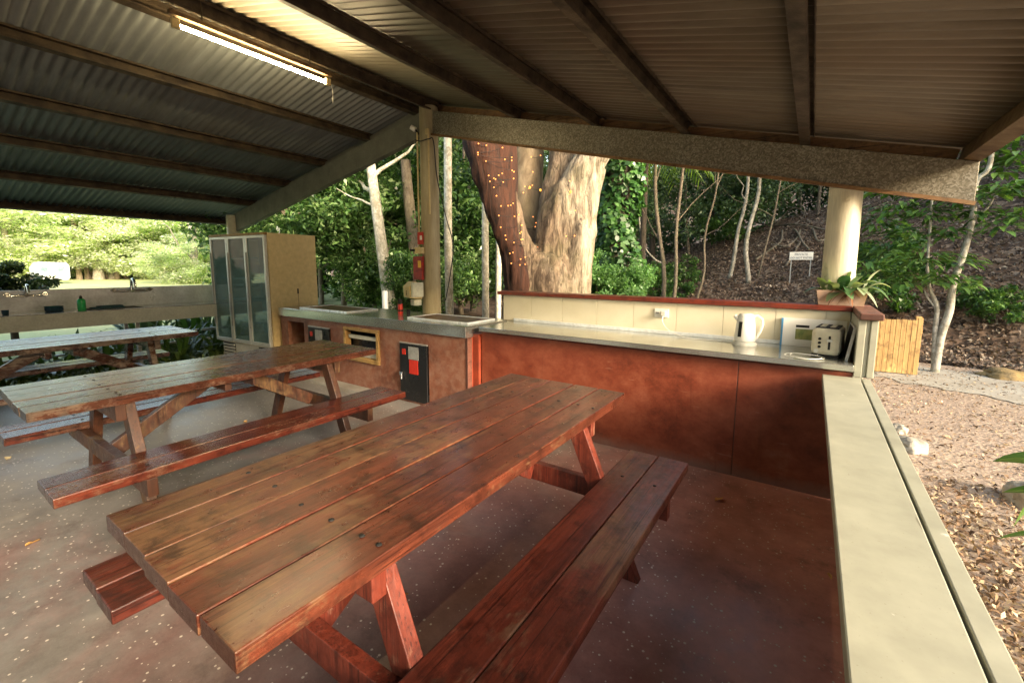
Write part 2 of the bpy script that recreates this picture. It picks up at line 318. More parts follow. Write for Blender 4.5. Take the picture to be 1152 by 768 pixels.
def gravel_mat():
    m_, t, b, o = nt('tan gravel'); v = coords(t); n = noise(t, v, 1.2, 8, .65); n3 = noise(t, v, 45, 6, .7)
    vo = t.nodes.new('ShaderNodeTexVoronoi'); vo.inputs['Scale'].default_value = 38; t.links.new(v, vo.inputs['Vector'])
    sp = t.nodes.new('ShaderNodeSeparateColor'); t.links.new(vo.outputs['Color'], sp.inputs[0])
    c = ramp(t, n, [(.3, (.23,.125,.06)), (.5, (.30,.175,.09)), (.7, (.31,.22,.135))]); c = mix(t, .45, c, ramp(t, sp.outputs[0], [(0, (.11,.058,.03)), (.5, (.26,.165,.09)), (1, (.46,.35,.23))]))
    c = mix(t, .3, c, ramp(t, n3, [(.3, .12), (.7, .6)])); t.links.new(c, b.inputs['Base Color']); b.inputs['Roughness'].default_value = .9; bump(t, b, mix(t, .5, vo.outputs['Distance'], n3), .7, .015); return m_
M['gravel'] = gravel_mat()
def lawn_mat():
    m_, t, b, o = nt('sunlit lawn'); v = coords(t); n = noise(t, v, .5, 8, .65); n2 = noise(t, v, 30, 6, .7)
    c = ramp(t, n, [(.3, (.30,.36,.14)), (.7, (.50,.52,.28))]); c = mix(t, .4, c, ramp(t, n2, [(.3, (.2,.24,.08)), (.7, (.6,.6,.36))])); t.links.new(c, b.inputs['Base Color']); b.inputs['Roughness'].default_value = .9; bump(t, b, n2, .7, .03); return m_
M['lawn'] = lawn_mat()
M['chips'] = leafmat('dry chips', [(0, (.06,.03,.015)), (.3, (.18,.10,.05)), (.6, (.34,.21,.115)), (.85, (.50,.36,.21)), (1, (.62,.52,.37))], .7, .05)
M['litterleaf'] = leafmat('fallen leaves', [(0, (.045,.027,.018)), (.35, (.10,.063,.042)), (.65, (.18,.12,.082)), (.9, (.27,.20,.145)), (1, (.42,.35,.27))], .6, .08)
# foliage
M['lf_glossy'] = leafmat('glossy leaves', [(0, (.035,.075,.025)), (.4, (.08,.17,.045)), (.75, (.18,.31,.09)), (1, (.42,.55,.27))], .3, .3)
M['lf_mid'] = leafmat('mid green leaves', [(0, (.03,.065,.02)), (.5, (.07,.15,.04)), (1, (.18,.30,.09))], .4, .3)
M['lf_dark'] = leafmat('dark forest leaves', [(0, (.025,.050,.020)), (.5, (.055,.105,.042)), (1, (.13,.20,.085))], .45, .25)
M['lf_vine'] = leafmat('vine leaves', [(0, (.02,.06,.016)), (.5, (.045,.125,.03)), (1, (.10,.22,.055))], .35, .25)
M['lf_fern'] = leafmat('pale fern leaves', [(0, (.07,.16,.05)), (.5, (.13,.27,.09)), (1, (.22,.38,.14))], .45, .35)
M['lf_bright'] = leafmat('sunlit leaves', [(0, (.32,.36,.25)), (.4, (.55,.60,.48)), (.8, (.74,.77,.70)), (1, (.84,.86,.84))], .5, .5)  # near-white tones put the clearing's overexposed sunlight into the leaf colour
M['lf_shrub'] = leafmat('deep green shrub leaves', [(0, (.010,.022,.008)), (.6, (.03,.055,.016)), (1, (.09,.13,.035))], .35, .2)
M['lf_strap'] = leafmat('strap leaves', [(0, (.025,.06,.014)), (.5, (.07,.13,.03)), (1, (.2,.27,.09))], .35, .25)
M['lf_sap'] = leafmat('sapling leaves', [(0, (.03,.075,.02)), (.5, (.065,.15,.035)), (1, (.16,.27,.07))], .4, .3)
M['lf_pot'] = leafmat('pot plant leaves', [(0, (.04,.12,.04)), (.5, (.16,.24,.12)), (1, (.48,.52,.38))], .3, .3)
M['lf_palm'] = leafmat('palm leaflets', [(0, (.07,.14,.02)), (1, (.28,.38,.07))], .35, .35)
M['bark_big'] = bark('rough pale bark', (.045,.026,.014), (.40,.29,.19), (.13,.12,.05), 13, .45, 1., .09, .2, side=True)
M['bark_red'] = bark('dark red brown bark', (.010,.004,.002), (.075,.024,.010), (.03,.02,.01), 10, .1, 1., .04, .12)
M['bark_pale'] = bark('pale spotted bark', (.36,.32,.22), (.85,.81,.70), (.22,.26,.14), 14, .25, .5, .01, .6, True)
M['bark_tan'] = bark('tan thin bark', (.08,.06,.04), (.27,.22,.16), (.12,.13,.06), 18, .4, .5, .01, .4)
M['bark_white'] = bark('whitish thin bark', (.20,.18,.14), (.5,.48,.42), (.12,.14,.07), 18, .4, .5, .01, .4, True)
M['bark_dk'] = bark('dark bark', (.03,.022,.015), (.11,.085,.06), (.04,.05,.02), 10, .4, .8, .02, .25)

# ------------------------------------------------------------------ setting
def smooth(a, b, x): t = np.clip((x-a)/(b-a), 0, 1); return t*t*(3-2*t)
def terrain(x, y):
    x = np.asarray(x, float); y = np.asarray(y, float)
    r = np.hypot(x, y)+1e-6; ang = np.arctan2(x, y)        # 0 = straight along the building, right positive
    yf = 9.35 + .45*np.maximum(0, -x) - .25*np.maximum(0, x-2)
    s = np.maximum(0, y-yf); z = .56*s*smooth(0, 1.2, s)
    crest = 1.2 + np.clip(ang+.37, 0, .40)*8.3 + np.clip(ang-.03, 0, 1.2)*42
    z = crest*(1-np.exp(-z/np.maximum(crest, .1)*1.15))
    z = z*smooth(-.72, -.38, ang)
    front = smooth(-.2, .5, y)                                 # flat behind the camera
    far = smooth(45, 130, r)*14*smooth(-3.2, -2.6, -abs(ang)) 
    bumps = .10*np.sin(x*1.3+y*.7)*np.sin(y*1.9-x*.4)*smooth(9.5, 13, r)*smooth(-.6, -.3, ang)
    return z*front + bumps + smooth(38, 120, r)*22*smooth(-.98, -.80, ang) + smooth(118, 240, r)*14
na, nr = 300, 120
th = np.linspace(0, 2*pi, na, endpoint=False); rr = .4*(420/.4)**np.linspace(0, 1, nr)
TH, RR = np.meshgrid(th, rr, indexing='ij'); gx, gy = RR*np.sin(TH), RR*np.cos(TH); gz = terrain(gx, gy)-.012
V = np.stack([gx, gy, gz], -1).reshape(-1, 3); idx = np.arange(na*nr).reshape(na, nr); nx = np.roll(idx, -1, 0)
Fq = np.stack([idx[:, :-1], nx[:, :-1], nx[:, 1:], idx[:, 1:]], -1).reshape(-1, 4)[:, ::-1]
V = np.vstack([V, [[0, 0, -.012]]]); 
tag(npmesh('ground', V, Fq, M['litter'], smooth=True), kind='structure')
def sheet(name, mat, x0, x1, y0, y1, z, nxs=60, nys=60, edge=None, clipf=None):
    xs = np.linspace(x0, x1, nxs); ys = np.linspace(y0, y1, nys); X, Y = np.meshgrid(xs, ys, indexing='ij')
    if edge: X, Y = edge(X, Y)
    V = np.stack([X, Y, np.full_like(X, z)], -1).reshape(-1, 3); i = np.arange(nxs*nys).reshape(nxs, nys)
    Fc = np.stack([i[:-1, :-1], i[1:, :-1], i[1:, 1:], i[:-1, 1:]], -1).reshape(-1, 4)
    if clipf is not None:
        c = V[Fc].mean(1); Fc = Fc[clipf(c[:, 0], c[:, 1])]
    return tag(npmesh(name, V, Fc, mat), kind='structure')
sheet('lawn', M['lawn'], -108, -7.0, -40, 90, -.003, 260, 260, clipf=lambda x, y: (np.arctan2(x, y) < -.80+.04*np.sin(x*2)) & (np.hypot(x, y) < 108))
sheet('gravel_path', M['gravel'], .30, 9, -6, 9.3, -.004, 60, 120, edge=lambda X, Y: (X, Y+.18*np.sin(X*2.1)+.08*np.sin(X*7)))
pts = [(-3.5,7.2),(-1.5,7.35),(.2,7.5),(1.1,7.62),(1.9,7.35),(2.7,6.7),(3.6,5.6)]
mb = MB(); nseg = 60
def cr(p, t_):
    t_ *= len(p)-1; i = min(int(t_), len(p)-2); f = t_-i; q = [Vector(p[max(0, min(len(p)-1, i+k))]) for k in (-1, 0, 1, 2)]
    return .5*((2*q[1])+(q[2]-q[0])*f+(2*q[0]-5*q[1]+4*q[2]-q[3])*f*f+(3*q[1]-q[0]-3*q[2]+q[3])*f**3)
vv = []
for i in range(nseg+1):
    p = cr(pts, i/nseg); q = cr(pts, min(1, i/nseg+.01)) if i < nseg else p+(p-cr(pts, .99)); d = (q-p).normalized(); n_ = Vector((-d.y, d.x)); w = .33+.05*sin(i*.9)+.03*sin(i*2.3) + (.25 if 28 < i < 48 else 0)
    vv += [(*(p-n_*w*.85), .004), (*(p+n_*(w+.35)), .004)]
mb.add(vv, [(2*i, 2*i+2, 2*i+3, 2*i+1) for i in range(nseg)]); tag(mb.build('concrete_path', M['conc']), kind='structure')
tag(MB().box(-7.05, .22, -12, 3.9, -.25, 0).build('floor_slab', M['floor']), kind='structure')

# ------------------------------------------------------------------ the shelter
SR, SL = .247, .2; RX, RZ = -3.9, 3.2
zr = lambda x: RZ-SR*(x-RX) if x > RX else RZ+SL*(x-RX)
shelter = thing('picnic_shelter', 'open gabled shelter with corrugated steel roof and cream round posts', 'shelter', (0,0,0))
def corrugated(name, xa, xb, mat):
    pitch, amp = .076, .0115; y0, y1 = -12.0, 4.02; k = int((y1-y0)/pitch*8); ys = np.linspace(y0, y1, k)
    V = []; 
    xs = [xa, (xa+xb)/2, xb]
    for x in xs:
        z = zr(x)+.112+amp*np.sin(ys/pitch*2*pi); V.append(np.stack([np.full(k, x), ys, z], -1))
    V = np.vstack(V); i = np.arange(3*k).reshape(3, k); Fc = np.stack([i[:-1, :-1], i[1:, :-1], i[1:, 1:], i[:-1, 1:]], -1).reshape(-1, 4)
    o = npmesh(name, V, Fc, mat, shelter, True); sl = o.modifiers.new('thickness', 'SOLIDIFY'); sl.thickness = .002; return o
corrugated('roof_sheet', RX-5.32, RX-.001, M['roof_l']); corrugated('roof_sheet', RX+.001, .86, M['roof_r'])
MB().box(RX-.14, RX+.14, -12, 4.03, 3.335, 3.345).build('ridge_cap', M['roof_l'], shelter)
def purlin(x, mat, w=.06, h=.10):
    z = zr(x); s = -SR if x > RX else SL; a = math.atan(s); mt = Matrix.Translation((x, 0, z)) @ Matrix.Rotation(-a, 4, 'Y')
    mb = MB(); t = .004
    mb.box(-w/2, -w/2+t, -12, 3.98, 0, h, mt).box(-w/2+t, w/2, -12, 3.98, 0, t, mt).box(-w/2+t, w/2, -12, 3.98, h-t, h, mt).box(w/2-t, w/2, -12, 3.98, t, .018, mt).box(w/2-t, w/2, -12, 3.98, h-.018, h-t, mt)
    return mb.build('purlin', mat, shelter)
for x in (RX-.11, RX+.20, -2.55, -1.70, -.92, -.11): purlin(x, M['purlin'])
purlin(.74, M['purlin_warm'], .08)
for x in (-4.88, -5.88, -6.85, -7.92): purlin(x, M['purlin'])
purlin(-9.12, M['purlin'], .07, .12)
def gable_beam(xa, xb, y0, y1, depth_a, depth_b, mat, name='rafter_beam'):
    mb = MB(); v = []
    for x, d in ((xa, depth_a), (xb, depth_b)):
        for y in (y0, y1):
            v += [(x, y, zr(x)-d), (x, y, zr(x)-.003)]
    mb.add(v, [(0,1,5,4),(2,6,7,3),(0,4,6,2),(1,3,7,5),(0,2,3,1),(4,5,7,6)]); return mb.build(name, mat, shelter, .003)
gable_beam(RX+.13, .775, 3.80, 3.88, .25, .235, M['galv'])
gable_beam(-8.62, RX+.12, 3.80, 3.88, .30, .27, M['beam_l'])
# thin rusty lips under the beam and the timber batten above it
mb = MB(); mb.bar((RX+.2, 3.79, zr(RX+.2)-.262), (.775, 3.79, zr(.775)-.247), .022, .022); mb.build('beam_lip', M['barge'], shelter)
mb = MB(); mb.bar((RX+.2, 3.95, zr(RX+.2)+.045), (.70, 3.95, zr(.70)+.045), .03, .085); mb.build('barge_batten', M['barge'], shelter, .003)
mb = MB(); mb.bar((-9.1, 3.95, zr(-9.1)+.045), (RX-.2, 3.95, zr(RX-.2)+.045), .03, .085); mb.build('barge_batten', M['beam_l'], shelter, .003)
def post(x, y, r, top, mat):
    pr = [(r*1.03, -.1), (r*1.02, .5), (r, 1.5), (r*.985, top-.02), (r*.95, top)]
    return MB().lathe(pr, (x, y, 0), 32).build('post', mat, shelter)
p1 = post(-3.76, 3.84, .108, 3.20, M['post_d']); p2 = post(.152, 3.90, .098, zr(.15)-.01, M['post']); post(-8.5, 3.8, .1, zr(-8.5)-.01, M['cream'])
MB().tube([(.165, 3.803, 1.87), (.165, 3.795, 1.87)], .014, 12).build('bolt_plug', M['post'], shelter)
for z in (2.03, 1.98): MB().tube([(.07, 3.86, z), (.04, 3.84, z)], .012, 6).build('bolt', M['purlin'], shelter)

# low wall with the two-board top
lw = thing('low_wall', 'long low wall with a pale grey two-board painted top beside the mulch', 'wall', (.2, 0, 0))
lw.location = (0,0,0)
MB().box(.215, .30, -9, 3.21, -.1, .738).build('wall', M['cream_w'], lw)
MB().box(.092, .272, -9, 3.195, .74, .78).build('capping_board', M['cream_w'], lw, .004)
MB().box(.279, .318, -9, 3.195, .735, .779).build('capping_board', M['cream_w'], lw, .003)

# ------------------------------------------------------------------ bar counter
bar = thing('bar_counter', 'long red rendered kitchen bench with stainless top and cream tiled splashback', 'counter', (-1.1, 3.5, 0))
def B(mb, name, mat, par, bevel=0):    # built in world coordinates, parented to a thing with an offset
    o = mb.build(name, mat, par, bevel); L = par.location; o.location = (-L.x, -L.y, -L.z); return o
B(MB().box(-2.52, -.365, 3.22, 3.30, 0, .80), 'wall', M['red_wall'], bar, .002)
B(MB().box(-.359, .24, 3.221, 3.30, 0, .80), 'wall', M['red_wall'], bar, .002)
B(MB().box(-.3645, -.3595, 3.2225, 3.29, 0, .80), 'joint_strip', M['capw'], bar)
B(MB().box(-2.50, .236, 3.15, 3.735, .819, .857), 'countertop', M['steel'], bar, .004)
B(MB().box(-2.50, .236, 3.728, 3.744, .8575, .885), 'upstand', M['steel_f'], bar, .002)
B(MB().box(-2.64, .236, 3.755, 3.86, 0, 1.118), 'back_wall', M['cream'], bar)
mb = MB(); xs = [-2.64, -2.30, -1.95, -1.60, -1.26, -.90, -.55, -.20, .10, .236]
for a, b in zip(xs[:-1], xs[1:]): mb.box(a+.0015, b-.0015, 3.746, 3.753, .86, 1.116)
B(mb, 'tiles', M['tile'], bar, .0008)
B(MB().box(-2.70, .24, 3.715, 3.90, 1.12, 1.156), 'capping', M['cap'], bar, .004)
mb = MB(); mb.box(.24, .278, 3.205, 3.72, .781, 1.117).box(.278, .298, 3.215, 3.72, .781, 1.116).box(.298, .332, 3.205, 3.72, .781, 1.117).box(.24, .332, 3.722, 3.89, 0, 1.117)
B(mb, 'end_wall', M['cream_w'], bar, .004)
B(MB().box(.242, .35, 3.17, 3.91, 1.12, 1.157), 'end_capping', M['capw'], bar, .006)
out = thing('power_outlet', 'white double power point on the cream tiles with a plug in it', 'power outlet', (-1.02, 3.746, 1.03))
MB().box(-.058, .058, -.012, 0, -.036, .036).build('plate', M['white'], out, .003); MB().box(.005, .04, -.045, -.012, -.02, .018).build('plug', M['offwhite'], out, .004)
MB().box(-.045, -.02, -.015, -.012, -.006, .01).build('switch', M['grey'], out, .001)

# barbecue bench
bbq = thing('barbecue_bench', 'red brown rendered barbecue bench with thick stainless top and black doors', 'barbecue bench', (-4.2, 3.4, 0))
mb = MB()    # front wall with real openings
def wallx(x0, x1, z0, z1): mb.box(x0, x1, 3.11, 3.17, z0, z1)
ops = [(-5.65, -5.28, .10, .69), (-5.165, -4.72, .12, .66), (-4.44, -3.83, .335, .715), (-3.505, -3.10, .02, .625)]
x = -5.82
for a, b, c, d in ops:
    wallx(x, a, 0, .75); wallx(a, b, 0, c); wallx(a, b, d, .75); x = b
wallx(x, -2.62, 0, .75)
B(mb, 'front_wall', M['bbq_wall'], bbq)
B(MB().box(-5.82, -2.64, 3.72, 3.76, 0, .75).box(-5.82, -5.76, 3.17, 3.72, 0, .75), 'rear_wall', M['bbq_wall'], bbq)
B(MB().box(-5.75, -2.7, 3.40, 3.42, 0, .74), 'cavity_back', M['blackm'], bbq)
B(MB().box(-2.64, -2.60, 3.172, 3.76, 0, .75), 'side_wall', M['red_pillar'], bbq, .003)
B(MB().box(-2.619, -2.594, 3.106, 3.17, 0, .75), 'corner_trim', M['capw'], bbq, .003)
B(MB().box(-2.60, -2.53, 3.19, 3.34, 0, .78), 'pillar', M['red_pillar'], bbq, .003)
B(MB().box(-5.83, -2.60, 3.085, 3.80, .752, .857), 'countertop', M['steel'], bbq, .004)
B(MB().box(-5.3, -3.95, 2.95, 3.108, 0, .045), 'plinth', M['conc'], bbq, .004)
def bbq_door(x0, x1, z0, z1, lab):
    w, h = x1-x0, z1-z0
    d = B(MB().box(x0+.008, x1-.008, 3.088, 3.106, z0+.008, z1-.006), 'door', M['black'], bbq, .004)
    def D(mb, n, m_, bv=0): o = mb.build(n, m_, d, bv); return o
    cx = x0+w*.52
    D(MB().box(cx-.07, cx+.075, 3.084, 3.0875, z1-.16, z1-.03), 'notice', M['grey'], .001)
    D(MB().box(cx-.06, cx+.065, 3.083, 3.0875, z1-.31, z1-.165), 'red_label', M['red'], .001)
    D(MB().box(x0+.05, x0+.10, 3.084, 3.0875, z1-.12, z1-.06), 'warning_sticker', M['red'], .001)
    D(MB().box(x0+.012, x0+.06, 3.07, 3.0875, z0+h*.43, z0+h*.50).tube([(x0+.05, 3.065, z0+h*.47), (x0+.05, 3.065, z0+h*.38)], .014, 8), 'padlock', M['chrome'], .002)
    D(MB().box(x0+.004, x1-.004, 3.090, 3.108, z1-.004, z1+.008), 'door_lintel', M['grey'], .001)
bbq_door(-5.165, -4.72, .12, .66, ''); bbq_door(-3.505, -3.10, .02, .625, '')
mb = MB(); a, b, c, d = -4.44, -3.83, .335, .715
mb.box(a, b, 3.085, 3.16, d-.035, d).box(a, b, 3.085, 3.16, c, c+.045).box(a, a+.04, 3.085, 3.16, c+.045, d-.035).box(b-.04, b, 3.085, 3.16, c+.045, d-.035)
wf = B(mb, 'oven_frame', M['frame'], bbq, .003)
mb = MB(); mb.box(a+.05, b-.05, 3.13, 3.36, c+.05, c+.09).box(a+.05, b-.05, 3.12, 3.15, d-.13, d-.09); mb.build('oven', M['offwhite'], wf, .003)
MB().box(a+.05, b-.05, 3.18, 3.38, c+.09, d-.14).build('oven_window', M['black'], wf, .003)
for cx, cy, w, dd in ((-5.0, 3.42, .95, .42), (-3.12, 3.46, .80, .40)):
    hp = B(MB().box(cx-w/2, cx+w/2, cy-dd/2, cy+dd/2, .8575, .866), 'hotplate', M['hot'], bbq, .003)
    mb = MB(); e = .02
    mb.box(cx-w/2-e, cx+w/2+e, cy-dd/2-e, cy-dd/2, .8575, .872).box(cx-w/2-e, cx+w/2+e, cy+dd/2, cy+dd/2+e, .8575, .872).box(cx-w/2-e, cx-w/2, cy-dd/2, cy+dd/2, .8575, .872).box(cx+w/2, cx+w/2+e, cy-dd/2, cy+dd/2, .8575, .872)
    mb.build('rim', M['steel_f'], hp, .002)

# small things on the benches
def cyl_thing(name, label, cat, loc, prof, mat, n=20):
    t = thing(name, label, cat, loc); MB().lathe(prof, (0,0,0), n).build('body', mat, t); return t
t = cyl_thing('sauce_bottle', 'red bottle with a black cap beside the post on the steel bench', 'bottle', (-3.93, 3.50, .857), [(.028,0),(.030,.01),(.030,.10),(.028,.115)], M['red'])
MB().lathe([(.026,.115),(.026,.165),(.02,.172)], n=16).build('cap', M['blackm'], t); MB().lathe([(.0305,.03),(.0305,.05)], n=16, caps=False).build('label_band', M['blackm'], t)
t = cyl_thing('small_jar', 'short dark jar standing right of the red bottle', 'jar', (-3.83, 3.53, .857), [(.02,0),(.022,.01),(.022,.04),(.012,.055)], M['blackm'], 14)

# kettle
K = thing('kettle', 'white electric kettle with a curved handle on the steel bench', 'kettle', (-.372, 3.56, .857), R(12))
MB().lathe([(.078,0),(.08,.012),(.07,.026)], n=32).build('base', M['offwhite'], K)
MB().lathe([(.066,.028),(.070,.04),(.063,.13),(.055,.205),(.05,.212)], n=32).build('body', M['white'], K)
MB().lathe([(.05,.212),(.045,.222),(.012,.226)], n=32).build('lid', M['white'], K)
MB().tube([(-.05,0,.19), (-.075,0,.208)], [.022,.012], 10).build('spout', M['white'], K)
MB().tube([(.045,0,.208),(.075,0,.212),(.103,0,.19),(.108,0,.15),(.095,0,.10),(.075,0,.055),(.066,0,.05)], .0085, 10).build('handle', M['white'], K)
MB().box(-.076, -.062, -.013, .013, .055, .165, Matrix.Rotation(R(52), 4, 'Z') @ Matrix.Rotation(R(5), 4, 'Y')).build('water_gauge', M['blackm'], K, .004)
def spline(P, n=40): return [cr3(P, i/n) for i in range(n+1)]
def cr3(p, t_):
    p = [Vector(q) for q in p]; t_ *= len(p)-1; i = min(int(t_), len(p)-2); f = t_-i; q = [p[max(0, min(len(p)-1, i+k))] for k in (-1, 0, 1, 2)]
    return .5*((2*q[1])+(q[2]-q[0])*f+(2*q[0]-5*q[1]+4*q[2]-q[3])*f*f+(3*q[1]-q[0]-3*q[2]+q[3])*f**3)
mb = MB().tube(spline([(-.997,3.70,1.01),(-.99,3.68,.96),(-.93,3.66,.90),(-.80,3.62,.862),(-.66,3.60,.861),(-.52,3.615,.861),(-.445,3.57,.862)]), .0035, 6)
kc = B(mb, 'cord', M['white'], K); kc.rotation_euler = (0,0,-R(12)); kc.location = Matrix.Rotation(-R(12), 3, 'Z') @ Vector((.372, -3.56, -.857))
mb = MB().tube(spline([(-.70,3.55,.8605),(-.60,3.53,.8605),(-.50,3.56,.8605),(-.56,3.585,.861)]), .003, 6)

# toaster
T = thing('toaster', 'cream two slot toaster at the end of the steel bench', 'toaster', (.115, 3.46, .857), R(-8))
MB().box(-.075, .075, -.12, .13, .012, .18).build('body', M['cream'], T, .022)
MB().box(-.072, .072, -.117, .127, 0, .014).build('base', M['blackm'], T, .004)
MB().box(-.06, .06, -.10, .11, .176, .186).build('top_plate', M['blackm'], T, .004)
mb = MB(); mb.box(-.04, -.012, -.085, .095, .183, .1885).box(.012, .04, -.085, .095, .183, .1885); mb.build('bread_slot', M['chrome'], T, .001)
MB().box(.014, .026, -.1225, -.119, .05, .135).build('lever_slot', M['blackm'], T, .003)
MB().box(.006, .034, -.134, -.121, .10, .116).build('lever', M['offwhite'], T, .003)
for z in (.115, .09, .065): MB().tube([(-.03,-.121,z),(-.03,-.128,z)], .0085, 14).build('button', M['blackm'], T)
MB().tube([(-.045,-.121,.038),(-.045,-.132,.038)], .012, 16).build('dial', M['offwhite'], T)
mb = MB(); P = []
for i in range(90):
    a = i/90*2*pi*2.4; r_ = .085+.02*sin(a*.7); P.append((.0+.095*cos(a)*(1+.16*sin(a*.45)), 3.275+r_*1.0*sin(a), .861+.002*(i%7)/7+.004*i/90))
P += [(.06, 3.30, .87), (.075, 3.37, .885)]
co_ = mb.tube(P, .0024, 6).build('cord', M['offwhite'], T); co_.matrix_parent_inverse = (Matrix.Translation((.115, 3.46, .857)) @ Matrix.Rotation(R(-8), 4, 'Z')).inverted()
# leaning notice and tray
t = thing('notice_board', 'white notice panel with a green picture leaning behind the toaster', 'notice', (.03, 3.70, .8575))
t.rotation_euler = (R(-9), 0, 0)
MB().box(-.19, .19, 0, .008, .0, .20).build('panel', M['white'], t, .001); MB().box(-.19, -.178, -.0015, -.0002, .0, .197).build('blue_edge', simple('blue strip', (.08,.3,.55), .4), t)
MB().box(-.10, .03, -.0015, -.0002, .05, .125).build('picture', simple('green picture', (.10,.16,.04), .5, 0, .6, 14, 0, c2=(.35,.33,.12)), t)
MB().box(-.10, -.02, -.0015, -.0002, .135, .152).build('heading', M['blackm'], t)
t = thing('baking_tray', 'thin dark tray with a pale rim standing against the end wall', 'tray', (.205, 3.44, .8575)); t.rotation_euler = (0, R(8), 0)
MB().box(-.004, .004, -.16, .16, .004, .20).build('tray_face', M['blackm'], t, .001); mb = MB().box(-.008, .008, -.168, -.16, 0, .208).box(-.008, .008, .16, .168, 0, .208).box(-.008, .008, -.16, .16, .2, .208).box(-.008, .008, -.16, .16, 0, .004); mb.build('rim', M['grey'], t, .001)

# planter
PL = thing('planter', 'pale terracotta trough of mixed leafy plants in front of the right post', 'planter', (.175, 3.80, 1.157))
mb = MB()
def taper(mb, w0, w1, d0, d1, h):
    mb.add([(-w0,-d0,0),(w0,-d0,0),(w0,d0,0),(-w0,d0,0),(-w1,-d1,h),(w1,-d1,h),(w1,d1,h),(-w1,d1,h)], [(3,2,1,0),(0,1,5,4),(1,2,6,5),(2,3,7,6),(3,0,4,7)])
taper(mb, .125, .142, .045, .058, .10); o = mb.build('trough', M['terracotta'], PL); sl = o.modifiers.new('t', 'SOLIDIFY'); sl.thickness = .008; sl.offset = -1
MB().box(-.132, .132, -.048, .048, .075, .09).build('soil', M['soil'], PL)
def bladeleaf(mb, p, d, L, w, droop=.3, n=6, fold=.25):
    p = Vector(p); d = Vector(d).normalized(); side = d.cross(Vector((0,0,1))); 
    if side.length < .1: side = Vector((1,0,0))
    side.normalize(); v = []; f = []
    for i in range(n+1):
        t_ = i/n; q = p+d*L*t_+Vector((0,0,-droop*L*t_*t_)); ww = w*sin(pi*min(1, .08+t_*.92))**.7*.5; up = Vector((0,0,1)) if abs(d.z) < .95 else Vector((0,1,0))
        v += [q-side*ww+up*ww*fold, q, q+side*ww+up*ww*fold]
    for i in range(n): f += [(3*i, 3*i+1, 3*i+4, 3*i+3), (3*i+1, 3*i+2, 3*i+5, 3*i+4)]
    mb.add(v, f, True)
mb = MB(); random.seed(3)
for x0, dx, dy, dz, L, w, dr in ((-.09,-.35,-.3,.7,.10,.05,.1),(-.06,.2,-.5,.6,.12,.055,.4),(-.03,-.3,-.5,.5,.11,.05,.3),(.0,.1,-.5,.9,.13,.05,.2),(.03,.5,-.4,.9,.17,.045,.3),(.05,-.1,-.6,.4,.14,.055,.7),(.07,.6,-.3,.8,.19,.035,.5),(.09,.9,-.3,.6,.20,.04,.8),(.10,.5,-.2,1.1,.22,.03,.35),(.11,.9,-.1,.9,.20,.028,.6),(-.02,.5,-.6,.2,.13,.06,.6),(.02,-.6,-.6,-.1,.15,.06,.3),(.06,.3,-.5,.6,.16,.05,.5),(-.10,-.9,-.3,.35,.12,.035,.5),(.0,.3,.2,1.,.15,.04,.2),(.08,.2,-.6,.5,.12,.05,.8),(.04,.8,-.5,.5,.2,.03,.9),(-.05,-.5,-.2,.9,.12,.045,.2)):
    bladeleaf(mb, (x0, -.02, .10), (dx, dy, dz), L*.92, w*1.4, dr, 9, .35)
fo = mb.build('foliage', M['lf_pot'], PL); fo.scale = (1.08, 1.1, 1.3); fo.location = (0, 0, -.03)
mb = MB(); bladeleaf(mb, (-.09, -.05, .12), (-.12, -.1, 1.), .19, .055, 0, 8); mb.build('pale_leaf', simple('pale leaf', (.62,.64,.44), .4), PL)
mb = MB(); 
for i in range(14):
    a = random.uniform(0, 2*pi); bladeleaf(mb, (random.uniform(-.02, .1), -.04, .10), (cos(a), -.4, random.uniform(-.6, .6)), random.uniform(.06,.12), .012, .8)
mb.build('dry_foliage', simple('dry brown leaves', (.26,.10,.04), .5), PL)

# things on the left post
px_, py_ = -3.76, 3.84
t = thing('conduit', 'cream electrical conduit running down the left side of the tall post', 'conduit', (px_-.02, py_-.12, 1.5))
MB().tube([(-.075,.03,1.42),(-.075,.03,0)], .011, 8).tube([(.095,.035,1.40),(.095,.035,.5)], .011, 8).build('pipe', M['disp'], t)
MB().box(.075, .12, .0, .03, 1.37, 1.43).build('junction_box', M['disp'], t, .004)
t = thing('sensor_light', 'small white sensor fitting high on the tall post', 'sensor', (px_-.11, py_-.10, 2.95)); MB().tube([(0,0,0),(-.045,-.03,.03)], [.03,.026], 14).build('head', M['white'], t); MB().tube([(-.045,-.03,.03),(-.05,-.034,.033)], .019, 12).build('lens', M['blackm'], t); MB().tube([(.03,.02,-.05),(0,0,0)], .01, 8).build('bracket', M['blackm'], t)
t = thing('hanging_cable', 'black cable looping down behind the tall post', 'cable', (px_+.1, py_+.05, 2.9)); MB().tube(spline([(-.21,-.16,-.06),(-.1,-.19,-.10),(-.0,-.15,-.08),(.02,-.1,-.1),(.03,-.06,-.5),(.11,0,-.95),(.18,.03,-1.25),(.10,.06,-1.6),(.03,.05,-1.9)]), .006, 6).build('cable', M['wire'], t)
t = thing('fire_sign', 'small red and white sign high on the tall post above the switch', 'sign', (px_-.045, py_-.125, 1.66)); MB().box(-.045, .045, 0, .01, 0, .14).build('plate', M['red'], t, .002); MB().box(-.005, .03, -.002, 0, .05, .10).build('white_patch', M['white'], t)
t = thing('switch_box', 'cream switch box with a black key fitted between two red plates', 'switch', (px_-.05, py_-.16, 1.55)); MB().box(-.06, .06, 0, .045, 0, .075).build('box', M['disp'], t, .005); MB().tube([(-.05,0,.04),(-.10,-.03,.045)], .012, 8).build('switch_knob', M['blackm'], t)
